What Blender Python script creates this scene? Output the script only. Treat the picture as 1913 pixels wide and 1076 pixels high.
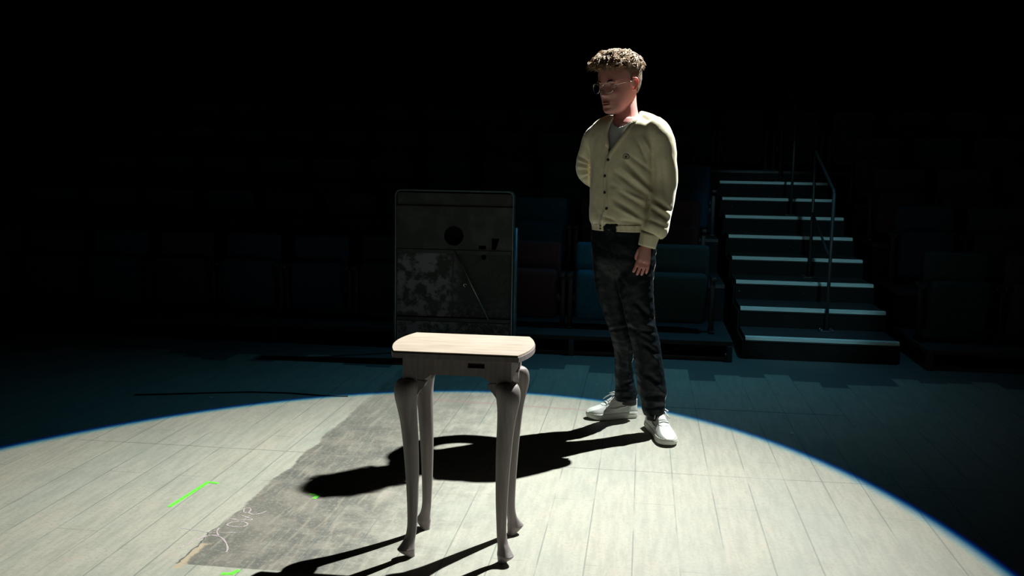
import bpy, bmesh, math, random
import numpy as np
from mathutils import Vector, Matrix, noise
random.seed(7)
for o in list(bpy.data.objects): bpy.data.objects.remove(o)
scene = bpy.context.scene
COL = scene.collection
R = math.radians

# ------------------------------------------------------------------ camera
FPX, CX, CY, HC = 1850., 956.5, 538., 1.30
PITCH = math.atan(246/FPX); ROLL = R(0.95); YAW = R(7.5)
_f = np.array([0, math.cos(PITCH), -math.sin(PITCH)]); _u = np.array([0, math.sin(PITCH), math.cos(PITCH)])
_x = np.array([1., 0, 0])
_cr, _sr = math.cos(ROLL), math.sin(ROLL)
def ray(px, py):
    u = (px-CX)/FPX; v = -(py-CY)/FPX
    return _f + (u*_cr - v*_sr)*_x + (u*_sr + v*_cr)*_u
def at(px, py, y):                 # point at forward distance y, in the frame that looks along the camera heading
    r = ray(px, py); return Vector(np.array([0, 0, HC]) + r*y/r[1])
def ground_h(px, py, z=0.):
    r = ray(px, py); return Vector(np.array([0, 0, HC]) + r*(z-HC)/r[2])
def pix(P):                        # (N,3) heading-frame points to picture coordinates
    d = np.asarray(P) - np.array([0, 0, HC]); w = d@_f; a = d[..., 0]/w; b = (d@_u)/w
    return CX + FPX*(a*_cr + b*_sr), CY - FPX*(-a*_sr + b*_cr)
RZ = Matrix.Rotation(YAW, 4, 'Z')
def H2W(p): return RZ @ Vector(p)
def gw(px, py, z=0.): return H2W(ground_h(px, py, z))

cam = bpy.data.cameras.new('camera'); cam.sensor_width = 36; cam.lens = FPX*36/1913
cam.clip_start = 0.05; cam.clip_end = 100
co = bpy.data.objects.new('camera', cam); COL.objects.link(co)
rt = _x*_cr + _u*_sr; up = -_x*_sr + _u*_cr
m = Matrix(((rt[0], up[0], -_f[0], 0), (rt[1], up[1], -_f[1], 0), (rt[2], up[2], -_f[2], HC), (0, 0, 0, 1)))
co.matrix_world = RZ @ m
scene.camera = co

# ------------------------------------------------------------------ world, lights, exposure
scene.view_settings.view_transform = 'Standard'
try: scene.view_settings.look = 'None'
except Exception: pass
scene.view_settings.gamma = 1; scene.view_settings.exposure = 0.0; scene.view_settings.use_curve_mapping = False
w = bpy.data.worlds.new('world'); scene.world = w; w.use_nodes = True
w.node_tree.nodes['Background'].inputs[0].default_value = (0.3, 0.8, 1.0, 1)
w.node_tree.nodes['Background'].inputs[1].default_value = 0.0006

LAMP = Vector((2.53, 6.16, 5.0))                  # heading frame
AIM = Vector((-0.25, 3.6, 0))
KEY_POWER = 6000.
def stage_lamp():
    L = bpy.data.lights.new('profile_spotlight', 'SPOT')
    L.energy = KEY_POWER; L.spot_size = R(150); L.spot_blend = 0.0; L.shadow_soft_size = 0.03
    o = bpy.data.objects.new('profile_spotlight', L); COL.objects.link(o)
    q = (H2W(AIM)-H2W(LAMP)).to_track_quat('-Z', 'Y')
    o.location = H2W(LAMP); o.rotation_mode = 'QUATERNION'; o.rotation_quaternion = q
    inv = q.to_matrix().inverted()
    def uv(p):
        d = inv @ (H2W(p)-H2W(LAMP)); return d.x/-d.z, d.y/-d.z
    edge = [(0,848),(100,819),(200,795),(330,772),(467,757),(690,741),(960,738),(1080,742),(1250,768),(1400,815),(1600,900),(1750,985),(1890,1076)]
    P = np.array([uv(ground_h(*e)) for e in edge])
    u, v = P[:, 0], P[:, 1]
    A = np.stack([u*u, u*v, v*v, u, v], 1)
    AIMUV = uv(AIM)
    c = np.linalg.lstsq(A, np.ones(len(u)), rcond=None)[0]
    hot = uv(ground_h(700, 960)); sp = uv(Vector((0.65, 5.8, 0)))
    sp1 = uv(Vector((2.3, 5.9, 0))); sp2 = uv(Vector((1.0, 7.4, 0)))
    L.use_nodes = True; nt = L.node_tree; N = nt.nodes; K = nt.links
    em = N['Emission'] if 'Emission' in N else N.new('ShaderNodeEmission')
    tc = N.new('ShaderNodeTexCoord'); s = N.new('ShaderNodeSeparateXYZ'); K.new(tc.outputs['Normal'], s.inputs[0])
    def M(op, a, b=None, c_=None):
        n = N.new('ShaderNodeMath'); n.operation = op
        for i, x in enumerate((a, b, c_)):
            if x is None: continue
            if isinstance(x, (int, float)): n.inputs[i].default_value = float(x)
            else: K.new(x, n.inputs[i])
        return n.outputs[0]
    nz = M('MULTIPLY', s.outputs[2], -1.0)
    U = M('DIVIDE', s.outputs[0], nz); V = M('DIVIDE', s.outputs[1], nz)
    q_ = M('MULTIPLY', M('MULTIPLY', U, U), c[0])
    for a, b, k in ((U, V, c[1]), (V, V, c[2])): q_ = M('ADD', q_, M('MULTIPLY', M('MULTIPLY', a, b), k))
    q_ = M('ADD', q_, M('ADD', M('MULTIPLY', U, c[3]), M('MULTIPLY', V, c[4])))
    chan = []
    for thr in (0.984, 1.0, 1.020):               # a lens that splits its rim into colours
        t = M('DIVIDE', M('SUBTRACT', thr, q_), 0.022); n = N.new('ShaderNodeMath'); n.operation = 'ADD'; n.use_clamp = True
        K.new(t, n.inputs[0]); n.inputs[1].default_value = 0.5; chan.append(n.outputs[0])
    def gauss(c0, su, sv):
        a = M('DIVIDE', M('SUBTRACT', U, c0[0]), su); b = M('DIVIDE', M('SUBTRACT', V, c0[1]), sv)
        return M('EXPONENT', M('MULTIPLY', M('ADD', M('MULTIPLY', a, a), M('MULTIPLY', b, b)), -1.0))
    # added straight cut across the near side of the beam, lessens floor bounce
    sa, sb = uv(Vector((-1.5, 2.1, 0))), uv(Vector((1.5, 2.1, 0))); nx_, ny_ = -(sb[1]-sa[1]), sb[0]-sa[0]; nl = math.hypot(nx_, ny_); nx_ /= nl; ny_ /= nl
    sg = 1.0 if ((AIMUV[0]-sa[0])*nx_+(AIMUV[1]-sa[1])*ny_) > 0 else -1.0
    dist = M('MULTIPLY', M('ADD', M('MULTIPLY', M('SUBTRACT', U, sa[0]), nx_), M('MULTIPLY', M('SUBTRACT', V, sa[1]), ny_)), sg/.03)
    cl = N.new('ShaderNodeMath'); cl.operation = 'ADD'; cl.use_clamp = True; K.new(dist, cl.inputs[0]); cl.inputs[1].default_value = .5
    prof = M('MULTIPLY', M('ADD', M('MULTIPLY', gauss(hot, HSU, HSV), HOT), BASE), cl.outputs[0])
    spill = M('MULTIPLY', gauss(sp, SPU, SPV), SPILL)
    comb = N.new('ShaderNodeCombineColor')
    for i, (ch, kc, sc) in enumerate(zip(chan, (0.96, 0.98, 0.90), (0.13, 0.60, 0.88))):
        K.new(M('ADD', M('MULTIPLY', M('MULTIPLY', ch, prof), kc), M('MULTIPLY', spill, sc)), comb.inputs[i])
    K.new(comb.outputs[0], em.inputs['Color']); em.inputs['Strength'].default_value = 1.0
    print('LAMP uv', P.round(3).tolist(), 'hot', hot, 'spill', sp, sp1, sp2, 'conic', c)
    return o
HOT, BASE, SPILL, SPU, SPV, HSU, HSV = 0.86, 0.0, 0.048, 0.27, 0.44, 0.30, 0.28
stage_lamp()
def stair_fill_lamp():                                  # added unseen cool fill in front of the stairs, brightens the nosings
    L = bpy.data.lights.new('added_stair_fill', 'SPOT'); L.energy = 270.; L.color = (.42, .88, 1.0)
    L.spot_size = R(19); L.spot_blend = .35; L.shadow_soft_size = .08
    o = bpy.data.objects.new('added_stair_fill', L); COL.objects.link(o)
    o.location = (1.0, .5, 3.5); o.scale = (.56, 1, 1); o.rotation_mode = 'QUATERNION'
    o.rotation_quaternion = (Vector((1.06, 7.8, .52))-Vector(o.location)).to_track_quat('-Z', 'Y')
stair_fill_lamp()

# ------------------------------------------------------------------ helpers
def link(o, parent=None):
    COL.objects.link(o)
    if parent is not None: o.parent = parent
    return o
def tag(o, label=None, cat=None, group=None, kind=None):
    if label: o['label'] = label
    if cat: o['category'] = cat
    if group: o['group'] = group
    if kind: o['kind'] = kind
    return o
def thing(name, label, cat, loc=(0,0,0), rz=0., group=None):
    o = bpy.data.objects.new(name, None); o.empty_display_size = .1; o.location = loc; o.rotation_euler = (0,0,rz)
    link(o); return tag(o, label, cat, group)
def obj(name, bm, mat, parent=None, smooth=True, angle=None):
    me = bpy.data.meshes.new(name)
    bmesh.ops.recalc_face_normals(bm, faces=bm.faces)
    bm.to_mesh(me); bm.free()
    me.materials.append(mat)
    if smooth:
        for p in me.polygons: p.use_smooth = True
        if angle is not None: me.set_sharp_from_angle(angle=R(angle))
    return link(bpy.data.objects.new(name, me), parent)
def add_box(bm, lo, hi, bevel=0., seg=2, mat=None):
    g = bmesh.ops.create_cube(bm, size=1.0); vs = g['verts']
    c = (Vector(lo)+Vector(hi))/2; s = Vector(hi)-Vector(lo)
    for v in vs: v.co = Vector((v.co.x*s.x, v.co.y*s.y, v.co.z*s.z)) + c
    if bevel:
        es = list({e for v in vs for e in v.link_edges})
        r = bmesh.ops.bevel(bm, geom=es, offset=bevel, segments=seg, affect='EDGES', profile=.5)
        vs = list({v for v in r['verts']} | {v for v in vs if v.is_valid})
    if mat is not None:
        for v in vs: v.co = mat @ v.co
    return bm
def box(lo, hi, bevel=0., seg=2, mat=None): return add_box(bmesh.new(), lo, hi, bevel, seg, mat)
def skin_rings(bm, rings, caps=True):
    rows = [[bm.verts.new(p) for p in r] for r in rings]
    n = len(rows[0])
    for a, b in zip(rows, rows[1:]):
        for i in range(n): bm.faces.new((a[i], a[(i+1) % n], b[(i+1) % n], b[i]))
    if caps:
        for r in (rows[0], rows[-1]):
            c = bm.verts.new(sum((v.co for v in r), Vector())/n)
            for i in range(n): bm.faces.new((r[i], r[(i+1) % n], c))
def crom(vals, n):
    """catmull-rom through a list of tuples, n samples per span"""
    V = [np.array(v, float) for v in vals]; out = []
    P = [2*V[0]-V[1]] + V + [2*V[-1]-V[-2]]
    for i in range(1, len(P)-2):
        for k in range(n):
            t = k/n; a, b, c, d = P[i-1:i+3]
            out.append(.5*((2*b)+(c-a)*t+(2*a-5*b+4*c-d)*t*t+(3*b-a-3*c+d)*t**3))
    out.append(V[-1]); return out
def add_tube(bm, pts, rad, seg=10, flat=1.0, caps=True, refv=None):
    """tube along pts; rad a number or one per point; flat squashes it across refv"""
    pts = [Vector(p) for p in pts]; n = len(pts)
    rad = [rad]*n if isinstance(rad, (int, float)) else list(rad)
    rings = []; ref = Vector(refv) if refv is not None else Vector((.13, .2, .97)); pn = None
    for i, p in enumerate(pts):
        t = (pts[min(i+1, n-1)]-pts[max(i-1, 0)])
        if t.length < 1e-9: t = Vector((0, 0, 1))
        t.normalize()
        if pn is None or refv is not None:
            a = ref - t*ref.dot(t)
            if a.length < 1e-4: a = t.orthogonal()
            a.normalize()
        else:
            a = pn - t*pn.dot(t)
            a = a.normalized() if a.length > 1e-6 else t.orthogonal().normalized()
        pn = a; b = t.cross(a)
        rings.append([p + a*(rad[i]*flat*math.cos(2*math.pi*k/seg)) + b*(rad[i]*math.sin(2*math.pi*k/seg)) for k in range(seg)])
    skin_rings(bm, rings, caps)
def tube(pts, rad, seg=10, **k):
    bm = bmesh.new(); add_tube(bm, pts, rad, seg, **k); return bm
def smooth_tube(bm, keys, n=5, seg=14, flat=1.0, refv=None):
    """keys = (x,y,z,r)"""
    s = crom(keys, n); add_tube(bm, [q[:3] for q in s], [max(1e-4, q[3]) for q in s], seg, flat, refv=refv)
def add_ball(bm, c, r, seg=16, mat=None):
    g = bmesh.ops.create_uvsphere(bm, u_segments=seg, v_segments=max(6, seg//2), radius=1.0)
    rr = Vector(r) if not isinstance(r, (int, float)) else Vector((r, r, r))
    for v in g['verts']:
        p = Vector((v.co.x*rr.x, v.co.y*rr.y, v.co.z*rr.z))
        if mat is not None: p = mat @ p
        v.co = p + Vector(c)
def prism(outline, z0, z1, holes=(), to=None):
    """extruded outline (x,y) with holes; `to` maps (x,y,z) to the final point"""
    bm = bmesh.new(); edges = []
    for loop in [outline]+list(holes):
        vs = [bm.verts.new((x, y, z0)) for x, y in loop]
        edges += [bm.edges.new((vs[i], vs[(i+1) % len(vs)])) for i in range(len(vs))]
    bmesh.ops.triangle_fill(bm, use_beauty=True, edges=edges)
    g = bmesh.ops.extrude_face_region(bm, geom=list(bm.faces))
    for v in [e for e in g['geom'] if isinstance(e, bmesh.types.BMVert)]: v.co.z = z1
    if to:
        for v in bm.verts: v.co = to(v.co)
    return bm
def remeshed(bm, voxel, smooth=3, fac=.5):
    """union of the closed shells in bm, as a new bmesh"""
    me = bpy.data.meshes.new('tmp'); bmesh.ops.recalc_face_normals(bm, faces=bm.faces); bm.to_mesh(me); bm.free()
    o = bpy.data.objects.new('tmp', me); COL.objects.link(o)
    md = o.modifiers.new('r', 'REMESH'); md.mode = 'VOXEL'; md.voxel_size = voxel; md.use_smooth_shade = True
    if smooth:
        sm = o.modifiers.new('s', 'SMOOTH'); sm.factor = fac; sm.iterations = smooth
    dg = bpy.context.evaluated_depsgraph_get(); dg.update()
    r = bpy.data.meshes.new_from_object(o.evaluated_get(dg)); out = bmesh.new(); out.from_mesh(r)
    bpy.data.objects.remove(o); bpy.data.meshes.remove(me); bpy.data.meshes.remove(r)
    return out
def displace(bm, fn):
    """fn(P, N) -> scalar offsets along the normal"""
    bm.normal_update(); bm.verts.ensure_lookup_table()
    P = np.array([v.co[:] for v in bm.verts]); N = np.array([v.normal[:] for v in bm.verts])
    D = fn(P, N)
    P2 = P + N*D[:, None]
    for v, p in zip(bm.verts, P2): v.co = p
def nz3(P, s, seed=0.):
    return np.array([noise.noise(Vector((p[0]*s+seed, p[1]*s, p[2]*s))) for p in P])

# ------------------------------------------------------------------ materials
def mat(name, col, rough=.6, metal=0., **kw):
    m = bpy.data.materials.new(name); m.use_nodes = True; b = m.node_tree.nodes['Principled BSDF']
    b.inputs['Base Color'].default_value = (*col, 1); b.inputs['Roughness'].default_value = rough; b.inputs['Metallic'].default_value = metal
    for k, v in kw.items(): b.inputs[k.replace('_', ' ')].default_value = v
    return m
def noisy(m, col2, scale=8., detail=4., stretch=(1,1,1), lo=.35, hi=.65, bump=0., bscale=None, coord='Object', bstretch=None):
    nt = m.node_tree; N = nt.nodes; K = nt.links; b = N['Principled BSDF']
    tc = N.new('ShaderNodeTexCoord'); mp = N.new('ShaderNodeMapping'); mp.inputs['Scale'].default_value = stretch
    K.new(tc.outputs[coord], mp.inputs[0])
    t = N.new('ShaderNodeTexNoise'); t.inputs['Scale'].default_value = scale; t.inputs['Detail'].default_value = detail
    K.new(mp.outputs[0], t.inputs['Vector'])
    r = N.new('ShaderNodeMapRange'); r.inputs[1].default_value = lo; r.inputs[2].default_value = hi; K.new(t.outputs[0], r.inputs[0])
    mx = N.new('ShaderNodeMix'); mx.data_type = 'RGBA'; K.new(r.outputs[0], mx.inputs[0])
    mx.inputs[6].default_value = b.inputs['Base Color'].default_value; mx.inputs[7].default_value = (*col2, 1)
    K.new(mx.outputs[2], b.inputs['Base Color'])
    if bump:
        t2 = N.new('ShaderNodeTexNoise'); t2.inputs['Scale'].default_value = bscale or scale*3; t2.inputs['Detail'].default_value = 3
        mp2 = N.new('ShaderNodeMapping'); mp2.inputs['Scale'].default_value = bstretch or stretch; K.new(tc.outputs[coord], mp2.inputs[0])
        K.new(mp2.outputs[0], t2.inputs['Vector'])
        bp = N.new('ShaderNodeBump'); bp.inputs['Strength'].default_value = bump; bp.inputs['Distance'].default_value = .004
        K.new(t2.outputs[0], bp.inputs['Height']); K.new(bp.outputs[0], b.inputs['Normal'])
    return m

M_black = noisy(mat('black_paint', (.012,.012,.012), .7), (.02,.02,.02), 3)
M_drape = noisy(mat('black_drape', (.006,.007,.008), .95, Specular_IOR_Level=.1), (.016,.017,.018), 2)
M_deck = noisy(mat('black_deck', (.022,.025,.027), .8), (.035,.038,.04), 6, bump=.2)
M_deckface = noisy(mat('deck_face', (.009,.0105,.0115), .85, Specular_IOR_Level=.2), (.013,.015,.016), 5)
M_alu = noisy(mat('aluminium_nosing', (.68,.92,.94), .5, .0), (.58,.80,.82), 30, stretch=(.2,4,4))
M_rail = noisy(mat('rail_paint', (.03,.033,.036), .5, .2), (.05,.053,.057), 10)
M_bolt = mat('bright_bolt', (.8,.8,.75), .25, 1.)
M_wood = noisy(mat('pale_wood', (.50,.41,.345), .55), (.37,.30,.25), 9, stretch=(1.0, 9, 9), bump=.12, bscale=20)
M_leg_edge_shade = noisy(mat('leg_wood_edge_shade', (.25,.215,.22), .55), (.19,.165,.17), 9, stretch=(9, 9, 1.0), bump=.1, bscale=20)
M_wooddark = mat('lock_recess', (.02,.018,.017), .6)
M_seatframe = mat('seat_frame', (.02,.022,.024), .5, .3)
SEATCOL = dict(navy=(.010,.045,.085), blue=(.012,.13,.22), teal=(.020,.048,.050), maroon=(.062,.033,.036), charcoal=(.035,.038,.042))
M_seat = {k: noisy(mat('seat_fabric_'+k, c, .9, Specular_IOR_Level=.3), tuple(x*.75 for x in c), 40, bump=.2) for k, c in SEATCOL.items()}

FLOOR_TONE, FLOOR_IOR, FLOOR_R = .74, 1.5, .58      # satin floor paint
# ---- stage floor: painted boards running away from the front
def floor_mat():
    m = bpy.data.materials.new('stage_boards'); m.use_nodes = True; nt = m.node_tree; N = nt.nodes; K = nt.links; b = N['Principled BSDF']
    tc = N.new('ShaderNodeTexCoord'); P = tc.outputs['Object']
    sep = N.new('ShaderNodeSeparateXYZ'); K.new(P, sep.inputs[0]); X, Y = sep.outputs[0], sep.outputs[1]
    def M(op, a, b_=None, c_=None, clamp=False):
        n = N.new('ShaderNodeMath'); n.operation = op; n.use_clamp = clamp
        for i, x in enumerate((a, b_, c_)):
            if x is None: continue
            if isinstance(x, (int, float)): n.inputs[i].default_value = float(x)
            else: K.new(x, n.inputs[i])
        return n.outputs[0]
    def noise_(scale, stretch=(1,1,1), detail=5., rough=.6):
        mp = N.new('ShaderNodeMapping'); mp.inputs['Scale'].default_value = stretch; K.new(P, mp.inputs[0])
        t = N.new('ShaderNodeTexNoise'); t.inputs['Scale'].default_value = scale; t.inputs['Detail'].default_value = detail
        t.inputs['Roughness'].default_value = rough; K.new(mp.outputs[0], t.inputs['Vector']); return t.outputs[0]
    def smooth(x, lo, hi):
        r = N.new('ShaderNodeMapRange'); r.interpolation_type = 'SMOOTHSTEP'; r.inputs[1].default_value = lo; r.inputs[2].default_value = hi
        if isinstance(x, (int, float)): r.inputs[0].default_value = x
        else: K.new(x, r.inputs[0])
        return r.outputs[0]
    def mix(f, a, c):
        n = N.new('ShaderNodeMix'); n.data_type = 'RGBA'
        if isinstance(f, (int, float)): n.inputs[0].default_value = f
        else: K.new(f, n.inputs[0])
        for i, x in ((6, a), (7, c)):
            if isinstance(x, tuple): n.inputs[i].default_value = (*x, 1)
            else: K.new(x, n.inputs[i])
        return n.outputs[2]
    def white(v):
        n = N.new('ShaderNodeTexWhiteNoise'); n.noise_dimensions = '2D'; K.new(v, n.inputs['Vector']); return n.outputs[0]
    PW = .152
    k = M('FLOOR', M('DIVIDE', X, PW)); fx = M('FRACT', M('DIVIDE', X, PW))
    cx = N.new('ShaderNodeCombineXYZ'); K.new(k, cx.inputs[0]); rnd = white(cx.outputs[0])
    # end joints every 1.22 m, every board shifted by a half
    yy = M('ADD', M('DIVIDE', Y, 1.22), M('MULTIPLY', M('MODULO', M('ABSOLUTE', k), 2.0), 0.5))
    ky = M('FLOOR', yy); fy = M('FRACT', yy)
    cell = N.new('ShaderNodeCombineXYZ'); K.new(k, cell.inputs[0]); K.new(ky, cell.inputs[1]); rc = white(cell.outputs[0])
    gx = M('MINIMUM', fx, M('SUBTRACT', 1.0, fx)); gapx = M('SUBTRACT', 1.0, smooth(gx, .004, .026))
    gy = M('MINIMUM', fy, M('SUBTRACT', 1.0, fy)); gapy = M('SUBTRACT', 1.0, smooth(gy, .0006, .0022))
    wob = noise_(3, (1, .4, 1), 3)
    gapx = M('MULTIPLY', gapx, smooth(wob, .38, .52))
    gapy = M('MULTIPLY', gapy, smooth(noise_(6, (1, 1, 1), 2), .4, .55))
    big = noise_(1.3, (1.6, .7, 1), 4); grain = noise_(9, (4.0, .45, 1), 6, .7); fine = noise_(70, (1, 1, 1), 5, .75); blot = noise_(7, (1, 1, 1), 6, .65)
    scr = noise_(40, (.25, 3.5, 1), 4, .6)
    base = mix(smooth(big, .3, .7), (.47, .455, .37), (.43, .45, .39))
    base = mix(M('MULTIPLY', rc, .55), base, (.50, .46, .39))
    base = mix(M('MULTIPLY', smooth(blot, .56, .72), .5), base, (.52, .42, .36))     # pinkish wear
    patch = noise_(2.6, (1, .8, 1), 6, .72)
    base = mix(M('MULTIPLY', M('SUBTRACT', 1.0, smooth(patch, .36, .52)), .45), base, (.33, .365, .32))
    base = mix(M('MULTIPLY', smooth(patch, .56, .66), .4), base, (.54, .47, .38))
    base = mix(M('MULTIPLY', M('SUBTRACT', 1.0, smooth(grain, .36, .60)), .5), base, (.29, .30, .25))
    base = mix(M('MULTIPLY', smooth(scr, .58, .72), .25), base, (.60, .58, .50))
    base = mix(M('MULTIPLY', M('SUBTRACT', 1.0, smooth(fine, .34, .52)), .5), base, (.27, .28, .24))
    # dark stained sheet let into the boards: hard left and near edge, worn away towards the right
    edge = M('ADD', X, M('MULTIPLY', M('SUBTRACT', noise_(5, (1, .8, 1), 4, .7), .5), .09))
    left = smooth(edge, -1.44, -1.425); near = smooth(Y, 2.835, 2.842)
    span = smooth(M('ADD', X, M('MULTIPLY', M('SUBTRACT', blot, .5), .9)), -1.15, -.45)
    wear = M('SUBTRACT', 1.0, M('MULTIPLY', span, 1.0))
    farf = M('SUBTRACT', 1.0, M('MULTIPLY', smooth(Y, 4.2, 5.2), .5))
    dm = M('MULTIPLY', M('MULTIPLY', M('MULTIPLY', left, near), wear), farf)
    darkc = mix(smooth(big, .30, .72), (.055, .062, .060), (.165, .150, .120))
    darkc = mix(M('MULTIPLY', smooth(blot, .42, .62), .6), darkc, (.24, .215, .175))
    darkc = mix(M('MULTIPLY', smooth(grain, .5, .66), .7), darkc, (.30, .27, .215))
    darkc = mix(M('MULTIPLY', smooth(fine, .5, .66), .6), darkc, (.33, .32, .27))
    col = mix(M('MULTIPLY', dm, .95), base, darkc)
    # bare wood sliver along the sheet's left and near edges
    sl = M('MULTIPLY', M('MULTIPLY', smooth(X, -1.437, -1.43), M('SUBTRACT', 1.0, smooth(M('ADD', X, M('MULTIPLY', blot, .12)), -1.36, -1.345))), M('MULTIPLY', smooth(Y, 2.80, 2.81), M('SUBTRACT', 1.0, smooth(Y, 3.0, 3.02))))
    col = mix(sl, col, (.46, .38, .26))
    ej = M('MULTIPLY', M('SUBTRACT', 1.0, smooth(M('ABSOLUTE', M('ADD', edge, 1.437)), .0, .006)), M('SUBTRACT', 1.0, smooth(Y, 3.1, 3.3)))
    col = mix(M('MULTIPLY', ej, near), col, (.05, .05, .05))
    # far end: board ends stop in a ragged line, dark paint beyond
    jag = M('ADD', M('ADD', 5.95, M('MULTIPLY', M('SUBTRACT', rnd, .5), .34)), M('MULTIPLY', smooth(X, -2.4, -1.4), .02))
    far = smooth(M('SUBTRACT', Y, jag), 0.0, .012)
    col = mix(M('MULTIPLY', far, .92), col, (.10, .115, .115))
    # cross joint in front of the rear boards, on the right
    cj = M('MULTIPLY', M('SUBTRACT', 1.0, smooth(M('ABSOLUTE', M('SUBTRACT', Y, 5.17)), .0, .012)), M('MULTIPLY', smooth(X, .0, .15), M('SUBTRACT', 1.0, smooth(X, .95, 1.1))))
    col = mix(M('MULTIPLY', cj, .85), col, (.05, .05, .05))
    cj2 = M('MULTIPLY', M('SUBTRACT', 1.0, smooth(M('ABSOLUTE', M('SUBTRACT', Y, M('ADD', 4.04, M('MULTIPLY', wob, .02)))), .0, .006)), smooth(wob, .3, .5))
    col = mix(M('MULTIPLY', cj2, .7), col, (.09, .09, .08))
    nearboards = M('MULTIPLY', M('SUBTRACT', 1.0, smooth(Y, 5.15, 5.2)), smooth(Y, 2.9, 5.2))
    col = mix(M('MULTIPLY', gapx, .72), col, (.13, .165, .15))
    col = mix(M('MULTIPLY', gapy, .55), col, (.12, .125, .11))
    # faint pink chalk line near the rim of the pool
    pk = M('MULTIPLY', M('SUBTRACT', 1.0, smooth(M('ABSOLUTE', M('SUBTRACT', Y, M('ADD', 5.0, M('MULTIPLY', X, -.08)))), .004, .03)), M('MULTIPLY', smooth(X, -1.5, -1.2), M('SUBTRACT', 1.0, smooth(X, -.3, .3))))
    col = mix(M('MULTIPLY', pk, .5), col, (.42, .24, .24))
    worn = N.new('ShaderNodeVectorMath'); worn.operation = 'SCALE'; K.new(col, worn.inputs[0]); worn.inputs[3].default_value = FLOOR_TONE
    K.new(worn.outputs[0], b.inputs['Base Color']); b.inputs['Specular IOR Level'].default_value = 1.0; b.inputs['IOR'].default_value = FLOOR_IOR
    rr = N.new('ShaderNodeMapRange'); K.new(blot, rr.inputs[0]); rr.inputs[3].default_value = FLOOR_R; rr.inputs[4].default_value = FLOOR_R+.15; K.new(rr.outputs[0], b.inputs['Roughness'])
    h = M('SUBTRACT', M('ADD', M('MULTIPLY', fine, .25), M('MULTIPLY', grain, .15)), M('MULTIPLY', M('MAXIMUM', gapx, gapy), .25))
    bp = N.new('ShaderNodeBump'); bp.inputs['Strength'].default_value = .3; bp.inputs['Distance'].default_value = .004; K.new(h, bp.inputs['Height']); K.new(bp.outputs[0], b.inputs['Normal'])
    return m
M_floor = floor_mat()

# ------------------------------------------------------------------ the room
def struct(name, bm, m):
    o = obj(name, bm, m, smooth=False); o['kind'] = 'structure'; return o
XL, XR, YN, YF, ZT = -9., 8., -3., 13.5, 7.0
struct('floor', box((XL, YN, -.2), (XR, YF, 0)), M_floor)
struct('ceiling', box((XL, YN, ZT), (XR, YF, ZT+.2)), M_black)
def drape(x0, y0, x1, y1):
    bm = bmesh.new(); d = Vector((x1-x0, y1-y0, 0)); L = d.length; d.normalize(); n = Vector((-d.y, d.x, 0)); k = int(L/.06)
    lo = []; hi = []
    for i in range(k+1):
        s = L*i/k; off = .05*math.sin(s*16)+.03*math.sin(s*7.3+1)+.1
        p = Vector((x0, y0, 0))+d*s+n*off; lo.append(bm.verts.new(p)); hi.append(bm.verts.new(p+Vector((0, 0, ZT))))
    for i in range(k): bm.faces.new((lo[i], lo[i+1], hi[i+1], hi[i]))
    g = bmesh.ops.extrude_face_region(bm, geom=list(bm.faces))
    for v in [e for e in g['geom'] if isinstance(e, bmesh.types.BMVert)]: v.co -= n*.3
    return bm
struct('wall_left', drape(XL, YF, XL, YN), M_drape)
struct('wall_right', drape(XR, YN, XR, YF), M_drape)
struct('wall_back', drape(XR, YF, XL, YF), M_drape)
struct('wall_front', drape(XL, YN, XR, YN), M_drape)

# ------------------------------------------------------------------ tiered seating
ROWY, ROWD, ROWZ, ROWR = 6.80, .82, .134, .268      # seat back plane and deck height of the first row, step per row
ORD = ['first', 'second', 'third', 'fourth', 'fifth', 'sixth', 'seventh', 'eighth', 'ninth', 'tenth', 'eleventh', 'twelfth', 'thirteenth']
ROWN = ['front', 'second', 'third', 'fourth', 'fifth', 'sixth']
def tier(k, x0, x1, side):
    z = ROWZ+ROWR*k; y0 = 6.44+ROWD*k; y1 = y0+ROWD
    t = thing('seating_platform', f'black platform carrying the {ROWN[k]} row of seats {side}', 'platform', ((x0+x1)/2, y0, 0), group='seating platforms')
    h = (x1-x0)/2
    obj('deck', box((-h, 0, z-.03), (h, ROWD-.004, z), .003), M_deck, t, False)
    if k == 0:
        obj('bottom_rail', box((-h, .03, .0), (h, .06, .025), .003), M_rail, t, False)
        n = max(2, int((x1-x0)/1.0)+1)
        for i in range(n):
            x = -h+.02+(2*h-.04)*i/(n-1)
            obj('leg', box((x-.017, -.02, 0), (x+.017, .03, z-.03), .003), M_rail, t, False)
        for s in ((-h+.05, -h+.5), (h-.5, h-.05)):
            obj('brace', tube([(s[0], .08, .02), (s[1], .25, z-.04)], .008, 6), M_rail, t)
        obj('kick_panel', box((-h, .30, 0), (h, .32, z-.03)), M_deckface, t, False)
    else:
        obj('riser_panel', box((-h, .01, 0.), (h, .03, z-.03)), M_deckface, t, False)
        obj('edge_strip', box((-h, -.006, z-.028), (h, .0, z-.004), .001), M_rail, t, False)
    return t
for k in range(5):
    if k < 4:
        tier(k, -5.6, .60, 'left of the stairs'); tier(k, 1.80, 6.4, 'right of the stairs')
    else: tier(k, -5.6, 6.4, 'at the head of the stairs')

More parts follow.
